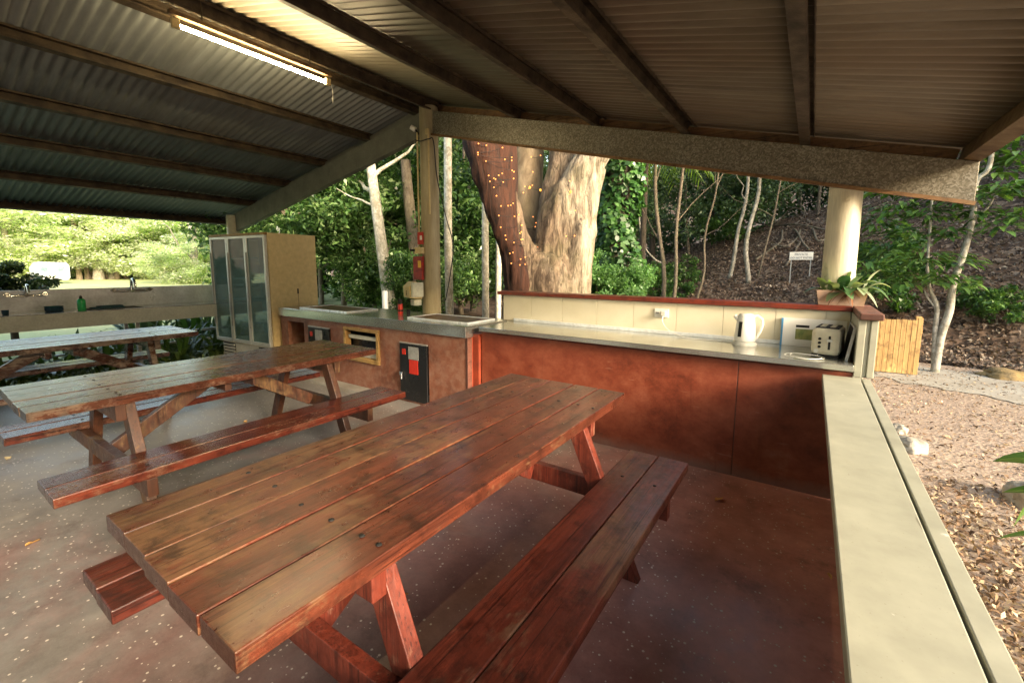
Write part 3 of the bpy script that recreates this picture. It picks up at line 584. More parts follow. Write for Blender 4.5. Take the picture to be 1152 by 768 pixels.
t = thing('fire_blanket', 'red fire blanket packet with a yellow label on the tall post', 'fire blanket', (px_-.06, py_-.165, 1.25)); MB().box(-.07, .07, 0, .04, 0, .27).build('packet', M['redd'], t, .004); MB().box(.01, .06, -.002, 0, .14, .22).build('yellow_label', M['yellow'], t)
t = thing('towel_dispenser', 'beige paper towel dispenser fixed to the tall post above the bench', 'dispenser', (px_-.07, py_-.12, 1.02), R(-20))
mb = MB(); mb.add([(-.13,-.15,.02),(-.13,.0,0),(-.13,.0,.19),(-.13,-.09,.21),(-.13,-.16,.15),(.06,-.15,.02),(.06,.0,0),(.06,.0,.19),(.06,-.09,.21),(.06,-.16,.15)], [(0,1,2,3,4),(9,8,7,6,5),(0,5,6,1),(1,6,7,2),(2,7,8,3),(3,8,9,4),(4,9,5,0)]); mb.build('cover', M['disp'], t, .006)
MB().box(.0605, .10, -.14, .0, .03, .20).build('side_cover', M['disp2'], t, .006); MB().box(-.05, .05, -.10, -.005, -.07, -.002).build('tray', M['disp2'], t, .004)
mb = MB().box(-.045, -.02, -.159, -.156, .09, .10).box(-.04, -.03, -.159, -.156, .05, .08); mb.build('keyhole', M['blackm'], t)

# fluorescent light
FL = thing('fluorescent_light', 'lit fluorescent batten light hung below the ridge', 'light', (-3.64, 1.92, 3.0))
MB().tube([(0,-.54,0),(0,.54,0)], .0125, 16).build('tube', emit('lit tube', (1., .78, .42), 210), FL)
MB().box(-.02, .02, -.60, .60, .055, .085).build('housing', M['purlin_warm'], FL, .004)
for ya in (-.585, .54): MB().box(-.016, .016, ya, ya+.045, -.022, .036).build('lamp_holder', M['disp'], FL, .003)
MB().tube(spline([(0,.59,.0),(.01,.60,-.06),(0,.605,-.16)], 8), .003, 5).build('pull_cord', M['offwhite'], FL)
mb = MB().tube([(0,-.4,.085),(0,-.4,.22)], .006, 6).tube([(0,.4,.085),(0,.4,.22)], .006, 6); mb.build('hanger', M['purlin'], FL)
# ------------------------------------------------------------------ picnic tables
def make_table(label, mt, mbn, ml):
    t = thing('picnic_table', label, 'picnic table', (0,0,0), 0)
    L = 1.92
    mb = MB(); w = .1455
    for i in range(5):
        a = -.3675+i*(w+.0025); j = random.uniform(-.006, .006); mb.box(a, a+w-.0035, j, L+random.uniform(-.006,.006), .703+random.uniform(-.001,.001), .75+random.uniform(-.0015,.0015))
    mb.build('tabletop', mt, t, .003)
    for s in (-1, 1):
        mb = MB()
        for k in (0, 1):
            a = .412+k*.149; x0, x1 = sorted((s*a, s*(a+.145))); mb.box(x0, x1, random.uniform(-.005,.005), L+random.uniform(-.005,.005), .404+random.uniform(-.001,.001), .45+random.uniform(-.001,.001))
        mb.build('seat', mbn, t, .005)
    for e, yy in ((1, .33), (-1, L-.33)):
        mb = MB().box(-.70, .70, yy-.022, yy+.022, .312, .402); mb.build('seat_support', ml, t, .003)
        MB().box(-.335, .335, yy-.022, yy+.022, .610, .701).build('top_cleat', ml, t, .003)
        for s in (-1, 1):
            yo = yy+e*.046; mb = MB(); lw_ = .045
            zt, zb = .70, 0.; xt, xb = .255, .555
            v = []
            for y in (yo-.0225, yo+.0225): v += [(s*(xb-lw_), y, zb), (s*(xb+lw_), y, zb), (s*(xt+lw_), y, zt), (s*(xt-lw_), y, zt)]
            f = [(0,1,2,3),(7,6,5,4),(0,4,5,1),(1,5,6,2),(2,6,7,3),(3,7,4,0)]
            mb.add(v, f if s > 0 else [q[::-1] for q in f]); mb.build('leg', ml, t, .003)
        mb = MB(); mb.bar((0, yy+e*.03, .36), (0, yy+e*.52, .66), .045, .085, (0,0,1)); mb.build('brace', ml, t, .003)
        MB().box(-.25, .25, yy+e*.545-.02, yy+e*.545+.02, .63, .701).build('centre_cleat', ml, t, .003)
        for i in range(5):
            for dx in ((-.0,) if i != 4 else (-.03, .035)):
                x_ = -.3675+i*(w+.0025)+w/2+dx+random.uniform(-.015,.015); MB().lathe([(.0075,.7505),(.007,.7525),(.003,.7535)], (x_, yy+random.uniform(-.012,.012), 0), 10).build('bolt', M['blackm'], t)
        for s in (-1, 1):
            for a in (.485, .635): MB().lathe([(.008,.4505),(.007,.4525),(.003,.4535)], (s*a, yy+random.uniform(-.01,.01), 0), 10).build('bolt', M['blackm'], t)
    return t
t1 = make_table('red stained picnic table in the foreground with worn patches and painted golden lamp glare', M['wood'], M['wood_b'], M['wood_leg']); t1.location = (-1.147, .305, 0)
def swap(o, mp):
    for ch in o.children:
        for i, m_ in enumerate(ch.data.materials):
            if m_ in mp: ch.data = ch.data.copy(); ch.data.materials[i] = mp[m_]
t2 = copy_tree(t1); t2.location = (-3.235, .365, 0); t2['label'] = 'brown picnic table with a grey top, middle of the three tables'
M['wood2b'] = wood('red brown bench timber', (.045,.009,.006), (.115,.024,.012), (.13,.06,.035), .3, .2, grad=.08)
swap(t2, {M['wood']: M['wood2'], M['wood_b']: M['wood2b'], M['wood_leg']: M['wood_leg2']})
t3 = copy_tree(t1); t3.location = (-5.44, -.05, 0); t3['label'] = 'dark picnic table nearest the steel sink bench, its top white with glare'
swap(t3, {M['wood']: M['wood_dark'], M['wood_b']: M['wood_dark'], M['wood_leg']: M['wood_dark']})
for t in (t1, t2, t3): t['group'] = 'picnic tables on the concrete floor'

# ------------------------------------------------------------------ display fridge
FR = thing('display_fridge', 'beige display fridge with three glass doors at the end of the barbecue bench', 'fridge', (-5.88, 3.03, 0), R(4))
W, DP, Z0, Z1 = 1.36, .70, .30, 1.83
mb = MB(); tk = .03
mb.box(-tk, 0, .0, DP, Z0, Z1).box(-W, -W+tk, 0, DP, Z0, Z1).box(-W+tk, -tk, 0, DP, Z1-tk, Z1).box(-W+tk, -tk, 0, DP, Z0, Z0+tk).box(-W+tk, -tk, DP-tk, DP, Z0+tk, Z1-tk); mb.build('cabinet', M['beige'], FR, .003)
MB().box(-W+tk+.002, -tk-.002, DP-tk-.012, DP-tk-.002, Z0+tk, Z1-tk).build('liner', simple('grey fridge lining', (.36,.56,.56), .5), FR)
for z in (.62, .92, 1.22, 1.50):
    mb = MB(); mb.box(-W+.04, -.04, .08, .60, z, z+.006)
    for k in range(1): pass
    mb.box(-W+.04, -.04, .075, .085, z-.008, z+.012); mb.build('shelf', M['grey'], FR)
dw = (W-.01)/3
for i in range(3):
    x0 = -W+.005+i*dw; x1 = x0+dw-.008; fw = .035; mb = MB()
    mb.box(x0, x0+fw, -.04, -.004, Z0+.02, Z1-.03).box(x1-fw, x1, -.04, -.004, Z0+.02, Z1-.03).box(x0+fw, x1-fw, -.04, -.004, Z1-.03-fw, Z1-.03).box(x0+fw, x1-fw, -.04, -.004, Z0+.02, Z0+.02+fw*1.4)
    d = mb.build('door', simple('aluminium door frame', (.62,.64,.62), .35, .3, .1), FR, .003)
    MB().box(x0+fw, x1-fw, -.026, -.018, Z0+.02+fw*1.4, Z1-.03-fw).build('glass', M['glass'], d)
    MB().box(x0+fw*.25, x0+fw*.75, -.055, -.0405, Z0+.25, Z1-.25).build('handle', M['grey'], d, .003)
MB().box(-W+.02, -.02, .04, DP-.03, .03, Z0-.002).build('base', M['offwhite'], FR, .003)
for xg in (-W+.05, -.42):
    mb = MB()
    for k in range(5): mb.box(xg, xg+.30, .020, .036, .06+k*.045, .085+k*.045, Matrix.Identity(4))
    mb.build('vent_grille', M['offwhite'], FR, .003); MB().box(xg-.005, xg+.305, .037, .039, .05, .28).build('grille_backing', M['blackm'], FR)
MB().box(0, .0015, .38, .402, 1.02, 1.09).build('latch', M['blackm'], FR); MB().box(0, .0012, .392, .396, .5, 1.02).build('seam', M['wire'], FR)
mb = MB(); mb.box(-W, 0, -.045, 0, Z1-.028, Z1+.004); mb.build('top_trim', M['frame'], FR, .002)

# ------------------------------------------------------------------ sink bench
SK = thing('sink_bench', 'long stainless steel wash bench with tall splashback along the left side', 'sink', (-7.5, 1., 0))
def K_(mb, n, m_, bv=0): return B(mb, n, m_, SK, bv)
y0, y1 = -2.4, 3.35
K_(MB().box(-7.82, -7.80, y0, y1, .82, 1.10), 'splashback', M['steel_f'], .003)
K_(MB().box(-7.22, -7.195, y0, y1, .665, .842), 'fascia', simple('pale fascia board', (.66,.68,.60), .5, 0, .15), .003)
mb = MB(); basins = [(.15, .75), (1.55, 2.1)]
yy = y0
for a, b in basins:
    mb.box(-7.80, -7.194, yy, a, .842, .850).box(-7.80, -7.68, a, b, .842, .850).box(-7.30, -7.194, a, b, .842, .850); yy = b
mb.box(-7.80, -7.194, yy, y1, .842, .850); K_(mb, 'benchtop', M['steel'], .002)
for a, b in basins:
    mb = MB().box(-7.68, -7.30, a, b, .66, .665).box(-7.682, -7.68, a, b, .665, .848).box(-7.30, -7.298, a, b, .665, .848).box(-7.68, -7.30, a-.002, a, .665, .848).box(-7.68, -7.30, b, b+.002, .665, .848); K_(mb, 'basin', M['steel'])
for yy in (-2.2, -.9, .55, 2.0, 3.2):
    for xx in (-7.28, -7.74): K_(MB().box(xx-.02, xx+.02, yy-.02, yy+.02, 0, .84 if xx < -7.5 else .664), 'leg', M['grey'], .002)
K_(MB().box(-7.76, -7.72, y0, y1, .40, .44).box(-7.76, -7.72, y0, y1, .26, .29), 'stretcher', M['grey'], .002)
def tap(name, lab, y, z, big):
    t = thing(name, lab, 'tap', (-7.80, y, z), 0); k = 1.25 if big else 1.
    MB().tube([(0,-.11*k,0),(0,.11*k,0)], .011*k, 8).tube([(0,0,0),(.04,0,.005)], .016*k, 10).build('body', M['chrome'], t)
    MB().tube(spline([(.03,0,.01),(.04,0,.06*k),(.07,0,.09*k),(.12,0,.08*k),(.14,0,.03)], 14), .010*k, 8).build('spout', M['chrome'], t)
    for s in (-1, 1):
        MB().tube([(0,s*.11*k,0),(.055,s*.11*k,.012)], [.014,.018], 8).tube([(.05,s*.11*k-.028,.012),(.05,s*.11*k+.028,.012)], .007, 6).build('tap_handle', M['chrome'], t)
tap('tap', 'small chrome mixer tap at the left end of the splashback', 1.26, 1.0, False)
tp = atz(20*0+100/4.608*1, 330, 1.0)
tap('tap', 'large chrome mixer tap right of the green bottle', 2.0, 1.075, True)

# placed from the photograph's directions onto x = const planes
def atx(px, py, X):
    d = ray(px, py); t_ = X/d.x; return Vector((X, d.y*t_, H+d.z*t_))
taps = [o for o in COL.objects if o.name.startswith('tap') and o.type == 'EMPTY']
for t_ in taps: t_.scale = (1.4,1.4,1.4)
taps[0].location = atx(29, 332.5, -7.795); taps[1].location = atx(147, 327, -7.795)
p = atx(92.5, 350, -7.42); t = cyl_thing('detergent_bottle', 'green detergent bottle with a black cap on the sink bench', 'bottle', (p.x, p.y, .851), [(.036,0),(.04,.01),(.04,.12),(.022,.14)], M['green']); MB().lathe([(.015,.14),(.015,.165),(.006,.18)], n=12).build('cap', M['blackm'], t)
p = atx(61, 349, -7.5); t = thing('sponge', 'dark blue sponge left of the green bottle', 'sponge', (p.x, p.y, .851), R(20)); MB().box(-.05, .05, -.07, .07, 0, .05).build('pad', M['blue'], t, .012); MB().box(-.05, .05, -.07, .07, .0505, .062).build('scourer', simple('teal scourer', (.01,.12,.14), .9, 0, .3, 30, .4), t, .006)
p = atx(121, 346, -7.5); t = thing('dish_cloth', 'folded blue cloth right of the green bottle', 'cloth', (p.x, p.y, .851), R(5)); MB().box(-.06, .06, -.16, .16, 0, .02).box(-.05, .05, -.10, .15, .021, .035).build('cloth', simple('blue cloth', (.05,.13,.16), .9, 0, .4, 30, .3), t, .009)
p = atx(6, 353, -7.4); t = thing('cup', 'small dark cup at the far left end of the sink bench', 'cup', (p.x, p.y, .851)); MB().lathe([(.025,0),(.03,.05)], n=14).build('body', M['blue'], t)

# ------------------------------------------------------------------ fence, sign, rocks
FE = thing('timber_fence', 'short yellow timber screen of upright boards behind the gravel', 'fence', (1.0, 7.7, 0), R(6))
for i in range(9):
    mb = MB(); h = .735+random.uniform(-.004, .004) + (.03 if i == 8 else 0); x0 = -.235+i*.0545-.01; mb.box(x0, x0+.0505, -.008, .008, .015, h); mb.build('board', M['fence'], FE, .002)
MB().box(-.24, .25, .01, .04, .12, .18).box(-.24, .25, .01, .04, .56, .62).build('rail', M['fence'], FE, .002)
MB().box(-.23, -.17, .0405, .09, 0, .70).box(.18, .24, .0405, .09, 0, .78).build('fence_post', M['fence'], FE, .003)
# second pale board panel returning to the right
def hit(px, py):         # first point of the terrain along a direction
    for D in np.arange(8, 40, .1):
        p_ = at(px, py, D)
        if p_.z < float(terrain(p_.x, p_.y)): return p_
    return at(px, py, 20)
p = hit(899, 317); g = p.z; DS = math.hypot(p.x, p.y); print('SIGN', p, DS)
SG = thing('warning_sign', 'white sign on two thin posts standing on the brown slope', 'sign', (p.x, p.y, g), -math.atan2(p.x, p.y)*-1*0+R(-2))
wS, top = 11/497*DS*.85, at(899, 283.5, DS).z-g
MB().box(-wS+.03, -wS+.05, -.01, .01, -.2, top).build('post', M['grey'], SG); MB().box(wS-.05, wS-.03, -.01, .01, -.2, top).build('post', M['grey'], SG)
panel = MB().box(-wS, wS, -.024, -.012, top-wS*.78, top).build('panel', M['white'], SG, .003)
def text(s, size, parent, loc, mat, rot=(pi/2,0,0)):
    c = bpy.data.curves.new('lettering', 'FONT'); c.body = s; c.size = size; c.align_x = 'CENTER'; c.extrude = .001
    o = bpy.data.objects.new('lettering', c); COL.objects.link(o); bpy.context.view_layer.update()
    me = bpy.data.meshes.new_from_object(o.evaluated_get(bpy.context.evaluated_depsgraph_get())); me.name = 'lettering'; bpy.data.objects.remove(o)
    o = bpy.data.objects.new('lettering', me); COL.objects.link(o); o.parent = parent; o.location = loc; o.rotation_euler = rot; me.materials.clear(); me.materials.append(mat); return o
navy = simple('navy lettering', (.03,.05,.12), .5)
text('PRIVATE', wS*.30, panel, (0, -.026, top-wS*.34), simple('grey lettering', (.2,.2,.24), .5)); text('DO NOT ENTER', wS*.25, panel, (0, -.026, top-wS*.66), navy)
def rock(name, label, loc, size, mat, seed):
    bm = bmesh.new(); bmesh.ops.create_icosphere(bm, subdivisions=4, radius=1)
    for v in bm.verts:
        n = v.co.normalized(); k = 1+.35*mn.noise(n*1.3+Vector((seed,0,0)))+.12*mn.noise(n*4+Vector((seed,3,0))); v.co = Vector((n.x*size[0]*k, n.y*size[1]*k, n.z*size[2]*k))
    me = bpy.data.meshes.new(name); bm.to_mesh(me); bm.free(); me.materials.append(mat); me.polygons.foreach_set('use_smooth', [True]*len(me.polygons))
    o = bpy.data.objects.new(name, me); COL.objects.link(o); o.location = loc; return tag(o, label, 'rock')
p = atz(1022, 500, .03); rock('rock', 'pale flat rock beside the low wall on the mulch', (p.x+.02, p.y+.05, .01), (.10,.16,.055), M['rock'], 1)
p = atz(1012, 484, .03); rock('rock', 'smaller pale stone just behind the flat rock', (p.x, p.y+.05, .02), (.06,.07,.05), M['rock'], 4)
p = atz(1146, 560, .03); rock('rock', 'rounded tan rock at the right edge by the drooping leaf', (p.x+.06, p.y+.02, .03), (.10,.14,.10), M['rock'], 7)
p = at(1140, 393, 8.6); rock('boulder', 'ochre boulder half buried in the litter of the slope', (p.x, p.y, float(terrain(p.x, p.y))+.02), (.30,.24,.09), M['rock2'], 9)
p = at(1190, 380, 8.2)

# dry leaves on the floor
dl = []
for px, py, s, lab in ((809, 562, .035, 'curled dry leaf on the red floor below the red wall'), (756, 540, .02, 'tiny dry leaf on the floor close to the red wall'), (933, 649, .02, 'thin straw fleck on the floor beside the low wall'), (37, 611, .028, 'orange dry leaf on the floor at the left side'), (453, 669, .024, 'small yellow leaf on the floor beneath the near table'), (9, 516, .03, 'dark dry leaf at the left edge of the floor'), (160, 578, .016, 'pale fleck of leaf left of the near table'), (276, 475, .03, 'brown leaf on the floor under the middle table')):
    p = atz(px, py, .003); mb = MB(); n = 6; v = []; f = []
    for i in range(n+1):
        t_ = i/n; w = s*.55*sin(pi*min(1, .05+t_*.95)); v += [(t_*2*s-s, -w, .010*abs(sin(3*t_))+.008), (t_*2*s-s, 0, .002), (t_*2*s-s, w, .012*abs(sin(3*t_+1)))]
    for i in range(n): f += [(3*i,3*i+3,3*i+4,3*i+1), (3*i+1,3*i+4,3*i+5,3*i+2)]
    mb.add(v, f, True); o = mb.build('dry_leaf', simple('dry leaf', random.choice([(.8,.66,.40), (.75,.42,.14), (.6,.42,.22)]), .6)); o.location = p; o.rotation_euler = (0,0,random.uniform(0,6)); tag(o, lab, 'leaf')

# ------------------------------------------------------------------ scatters on the ground
def quads(P, N, L, W, rot=None, bend=.25):
    """leaf shaped two-triangle-pair faces at points P with random orientation around normals N"""
    n = len(P); A = rng.normal(size=(n, 3)); A -= (A*N).sum(1, keepdims=True)*N; A /= np.linalg.norm(A, axis=1, keepdims=True)+1e-9; Bv = np.cross(N, A)
    L = np.asarray(L).reshape(-1, 1); W = np.asarray(W).reshape(-1, 1)
    v0 = P-A*L*.5; v2 = P+A*L*.5-N*L*bend; v1 = P+Bv*W*.5+N*L*.06-A*L*.05; v3 = P-Bv*W*.5+N*L*.06-A*L*.05
    V = np.stack([v0, v1, v2, v3], 1).reshape(-1, 3); i = np.arange(n)*4
    return V, np.stack([i, i+1, i+2, i+3], 1)
def rnormals(n, up=.6, spread=1.):
    N = rng.normal(size=(n, 3))*spread; N[:, 2] = np.abs(N[:, 2])+up; return N/np.linalg.norm(N, axis=1, keepdims=True)
n = 30000; x = .33+rng.random(n)**1.5*1.9; y = -.2+rng.random(n)*4.2; keep = rng.random(n) < np.clip(1.25-(y-2.2)*.45-(x-.33)*.25, .03, 1); x, y = x[keep], y[keep]; n = len(x)
P = np.stack([x, y, .004+rng.random(n)**2*.035], -1); V, Fc = quads(P, rnormals(n, .8, .8), .012+rng.random(n)**1.6*.045, .006+rng.random(n)*.014)
tag(npmesh('wood_chips', V, Fc, M['chips']), 'coarse tan wood chips and dry leaves heaped along the outside of the low wall', 'mulch', kind='stuff')
n = 9000; x = .33+rng.random(n)*4.; y = 2.5+rng.random(n)*7; P = np.stack([x, y, .003+rng.random(n)*.01], -1); V, Fc = quads(P, rnormals(n, 1.2, .5), .012+rng.random(n)**2*.05, .008+rng.random(n)*.014)
tag(npmesh('fallen_leaves', V, Fc, M['chips']), 'scattered pale dry leaves over the tan gravel', 'leaf litter', kind='stuff')
n = 120000; a = -.62+rng.random(n)*1.45; d = 9.0+rng.random(n)**1.4*14; x, y = d*np.sin(a), d*np.cos(a); k = y > 8.3+.12*np.sin(x*3)+.3*np.maximum(0,-x); x, y = x[k], y[k]; n = len(x)
P = np.stack([x, y, terrain(x, y)+.01+rng.random(n)*.05], -1); N = rnormals(n, .5, .7); N[:, 1] -= .35; N /= np.linalg.norm(N, axis=1, keepdims=True); V, Fc = quads(P, N, .035+rng.random(n)*.06, .018+rng.random(n)*.028)
tag(npmesh('leaf_litter', V, Fc, M['litterleaf']), 'thick brown leaf litter covering the forest slope', 'leaf litter', kind='stuff')

# ------------------------------------------------------------------ vegetation
def clumps(n, centers, radii, flat=.7):
    c = np.asarray(centers)[rng.integers(0, len(centers), n)]; r = np.asarray(radii)[rng.integers(0, len(radii), n)] if hasattr(radii, '__len__') else radii
    D = rng.normal(size=(n, 3)); D /= np.linalg.norm(D, axis=1, keepdims=True); rad = (rng.random(n)**.45)*r
    D *= rad[:, None]; D[:, 2] *= flat; return c+D
def crown_mesh(name, n, R3, nclump, rc, leaf, mat, aspect=.45, up=.35, seed=0, hollow=.35, low=-1.):
    """leaves grouped in clumps spread through an ellipsoid R3"""
    C = rng.normal(size=(nclump, 3)); C /= np.linalg.norm(C, axis=1, keepdims=True); C *= (hollow+(1-hollow)*rng.random((nclump, 1))**.6); C[:, 2] = np.maximum(C[:, 2], low); C *= np.asarray(R3)
    P = clumps(n, C, np.full(1, rc)*1.0); L = leaf*(.6+.8*rng.random(n)); V, Fc = quads(P, rnormals(n, up, .9), L, L*aspect); return V, Fc
def mesh_only(name, V, Fc, mat):
    o = npmesh(name, V, Fc, mat); me = o.data; bpy.data.objects.remove(o); return me
def limb_tree(base, top, r0, r1, wob=.06, n=14, seed=1, branches=(), nb=8):
    mb = MB(); base, top = Vector(base), Vector(top); P = []; Rr = []
    for i in range(n+1):
        t_ = i/n; q = base.lerp(top, t_); w = wob*(top-base).length*.25
        q += Vector((mn.noise(Vector((seed*3.1, t_*2.6, 0))), mn.noise(Vector((seed*5.7, t_*2.6, 9))), 0))*w*min(1, t_*3); P.append(q); Rr.append(r0*(1-t_)+r1*t_)
    Rr[0] *= 1.25; mb.tube(P, Rr, nb)
    for (t0, d, L, r) in branches:
        k = int(t0*n); q = P[k]; d = Vector(d).normalized(); Q = [q]
        for j in range(1, 6): Q.append(q+d*L*j/5+Vector((0, 0, .12*L*(j/5)**2))+Vector((mn.noise(Vector((seed, j*.7, L))), mn.noise(Vector((L, seed, j*.7))), 0))*.12*L)
        mb.tube(Q, [r*(1-.8*j/5) for j in range(6)], 6)
    return mb, P
def tree(name, label, base, top, r0, r1, barkm, crown=None, cat='tree', group=None, wob=.06, seed=1, branches=(), nb=8):
    base = Vector(base); t = thing(name, label, cat, base, 0, group)
    mb, P = limb_tree((0,0,-.2), Vector(top)-base, r0, r1, wob, 14, seed, branches, nb); mb.build('trunk', barkm, t)
    if crown:
        me, loc, sc, rz = crown; o = bpy.data.objects.new('crown', me); COL.objects.link(o); o.parent = t; o.location = Vector(loc)-base; o.scale = (sc,)*3 if not hasattr(sc, '__len__') else sc; o.rotation_euler = (0,0,rz)
    return t
def g3(px, D, dz=0):
    p = at(px, 300, D); return Vector((p.x, p.y, float(terrain(p.x, p.y))+dz))

# crown meshes (shared)
ME = {}
def mk(k, *a): V, Fc = crown_mesh(*a); ME[k] = mesh_only(k+'_foliage', V, Fc, a[6])
mk('glossyA', '', 26000, (2.0,2.0,2.1), 70, .5, .115, M['lf_glossy'])
mk('glossyB', '', 22000, (1.8,1.8,1.6), 60, .46, .105, M['lf_glossy'])
mk('midA', '', 11000, (1.6,1.6,1.6), 45, .5, .12, M['lf_mid'])
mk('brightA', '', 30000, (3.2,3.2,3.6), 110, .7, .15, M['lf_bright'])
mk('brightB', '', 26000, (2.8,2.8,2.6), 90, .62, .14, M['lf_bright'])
mk('darkA', '', 14000, (2.8,2.8,2.6), 70, .7, .15, M['lf_dark'])
mk('shrubA', '', 9000, (1.1,1.1,1.2), 40, .32, .13, M['lf_shrub'])
mk('sapA', '', 1500, (1.0,1.0,.7), 22, .28, .15, M['lf_sap'])
mk('fernA', '', 5200, (.62,.62,.5), 50, .2, .07, M['lf_fern'])

# --- the great trunk with fairy lights
BT = thing('fig_tree', 'massive pale multi-stemmed tree trunk standing behind the splashback', 'tree', tuple(g3(628, 6.6)))
D0 = 6.6; bz = BT.location
def bp(px, py, D=D0): return at(px, py, D)-bz
def wtube(mb, pts, rad, n=26): mb.tube(pts, rad, n)
def trunkmesh(name, stems, mat, parent, vox=.035, amp=.035, freq=9.):
    mb = MB()
    for pts, rad in stems: P = spline(pts, 26); Rr = [np.interp(i/26, np.linspace(0, 1, len(rad)), rad) for i in range(27)]; mb.tube(P, Rr, 20)
    o = mb.build(name, mat, parent); rm = o.modifiers.new('r', 'REMESH'); rm.mode = 'VOXEL'; rm.voxel_size = vox
    bpy.context.view_layer.update(); me = bpy.data.meshes.new_from_object(o.evaluated_get(bpy.context.evaluated_depsgraph_get())); o.modifiers.clear(); o.data = me
    n = len(me.vertices); co = np.empty(n*3, np.float32); me.vertices.foreach_get('co', co); co = co.reshape(-1, 3); no = np.empty(n*3, np.float32); me.vertex_normals.foreach_get('vector', no); no = no.reshape(-1, 3)
    out_ = np.array([abs(mn.noise(Vector((p[0]*freq, p[1]*freq, p[2]*1.3+mn.noise(Vector((p[0]*2, p[1]*2, p[2]*2)))*1.2))))*1.6+.5*mn.noise(Vector((p[0]*2.5, p[1]*2.5, p[2]*.9)))*2 for p in co.tolist()])
    co = co+no*(out_*amp)[:, None]; me.vertices.foreach_set('co', co.astype(np.float32).ravel()); me.polygons.foreach_set('use_smooth', [True]*len(me.polygons)); me.materials.clear(); me.materials.append(mat); me.update(); return o
zb = Vector((0,0,-.3))
k_ = 6.6/497/1.02
stems = [([bp(614, 420), bp(614, 330), bp(615, 305), bp(618, 288)], [.80,.60,.55,.46]),
         ([bp(622, 310), bp(630, 275), bp(637, 240, 6.55), bp(650, 205, 6.5), bp(668, 172, 6.5), bp(700, 100, 6.5), bp(735, 0, 6.5)], [.46,.37,.31,.22,.21,.2,.2]),
         ([bp(620, 320, 6.7), bp(622, 270, 6.7), bp(627, 230, 6.75), bp(634, 180, 6.8), bp(636, 130, 6.9), bp(640, 50, 6.9)], [.42,.28,.24,.20,.22,.22]),
         ([bp(644, 400, 6.35), bp(646, 330, 6.35), bp(653, 280, 6.35), bp(661, 230, 6.4), bp(672, 190, 6.45)], [.36,.23,.18,.14,.1]),
         ([bp(594, 330, 6.45), bp(590, 295, 6.4), bp(583, 262, 6.3), bp(577, 235, 6.25), bp(572, 215, 6.2)], [.34,.22,.13,.10,.06])]
trunkmesh('trunk', stems, M['bark_big'], BT)
tall = 60
trunkmesh('stem', [([bp(600, 330, 7.1), bp(595, 280, 7.1), bp(594, 220, 7.2), bp(595, 150, 7.3), bp(596, 60, 7.4)], [.28,.23,.23,.23,.22])], bark('smooth pale bark', (.12,.085,.05), (.29,.22,.14), (.2,.2,.1), 5, .3, .4, .01, .5), BT, .035, .012, 5)
trunkmesh('dark_stem', [([bp(586, 380, 6.3), bp(584, 325, 6.2), bp(577, 290, 6.15), bp(563, 250, 6.1), bp(551, 205, 6.1), bp(539, 155, 6.1), bp(520, 60, 6.1)], [.20,.19,.15,.15,.17,.2,.2]), ([bp(578, 300, 6.25), bp(569, 240, 6.2), bp(566, 200, 6.25), bp(565, 150, 6.3), bp(566, 60, 6.3)], [.12,.14,.17,.18,.18])], M['bark_red'], BT, .03, .03, 11)
# crown far above the roof: leafy mass so the tree is whole from other positions
for dx, dy, dz, s in ((0, 0, 9, 1.3), (2.5, 1, 8, 1.1), (-2.5, .5, 8.5, 1.15), (.5, 2.8, 9.2, 1.2)):
    o = bpy.data.objects.new('crown', ME['darkA']); COL.objects.link(o); o.parent = BT; o.location = (dx, dy, dz); o.scale = (s, s, s)
# fairy lights
FLt = thing('fairy_lights', 'string of tiny warm fairy lights wound up the dark left stem and the big trunk', 'fairy lights', tuple(bz))
bm_emit = emit('warm bulb', (1., .30, .07), 3.4); bm_big = emit('amber bulb', (1., .40, .05), 2.0)
bulb_me = MB().lathe([(.001,-.008),(.006,-.005),(.0078,0),(.006,.006),(.001,.009)], n=8).build('bulb', bm_emit, None); bd = bulb_me.data; bpy.data.objects.remove(bulb_me)
random.seed(5); spots = []
for i in range(52):
    v_ = random.random(); py = 150+v_*150; xc = 524+(py-150)*.32; spots.append((xc+random.uniform(4, 50-(py-150)*.19), py, 5.88))
for i in range(17): spots.append((random.uniform(588, 612), random.uniform(160, 275), 6.75))
for i in range(10): spots.append((random.uniform(596, 614), random.uniform(272, 290), 6.35))
for i in range(6): py = random.uniform(165, 320); spots.append((random.uniform(612, 655), py, 5.95))
sp3 = []
for i, (px, py, D) in enumerate(spots):
    b_ = bpy.data.objects.new('bulb', bd); COL.objects.link(b_); b_.parent = FLt; b_.location = bp(px, py, D); b_.rotation_euler = (random.uniform(0,3), random.uniform(0,3), 0); sp3.append(b_.location.copy())
for px, py in ((596, 211), (642, 216), (608, 214)):
    b_ = bpy.data.objects.new('bulb', bd.copy()); b_.data.materials[0] = bm_big; COL.objects.link(b_); b_.parent = FLt; b_.location = bp(px, py, 5.95 if px > 620 else 6.7); b_.scale = (2.2,)*3
sp3.sort(key=lambda p: p.z); mb = MB()
for a, b in zip(sp3[:-1], sp3[1:]):
    if (a-b).length < .55: MB().tube([a, (a+b)/2+Vector((0,0,-.02)), b], .003, 4, False).build('wire', M['wire'], FLt)

# --- slim white trunks beside the tall post
for px, w, D, lab in ((505.5, 9.5, 7.6, 'slim white spotted trunk just right of the tall post'), (546.5, 8.5, 8.2, 'slim white trunk between the tall post and the dark stem'), (560.5, 7, 8.8, 'thinnest white trunk partly behind the dark stem')):
    b_ = g3(px, D); r = w/2/497*D*.93; tree('slim_tree', lab, b_, (b_.x, b_.y, 8), r, r*.9, M['bark_pale'], None, 'tree', 'slim white trunks', .012, px, (), 14)
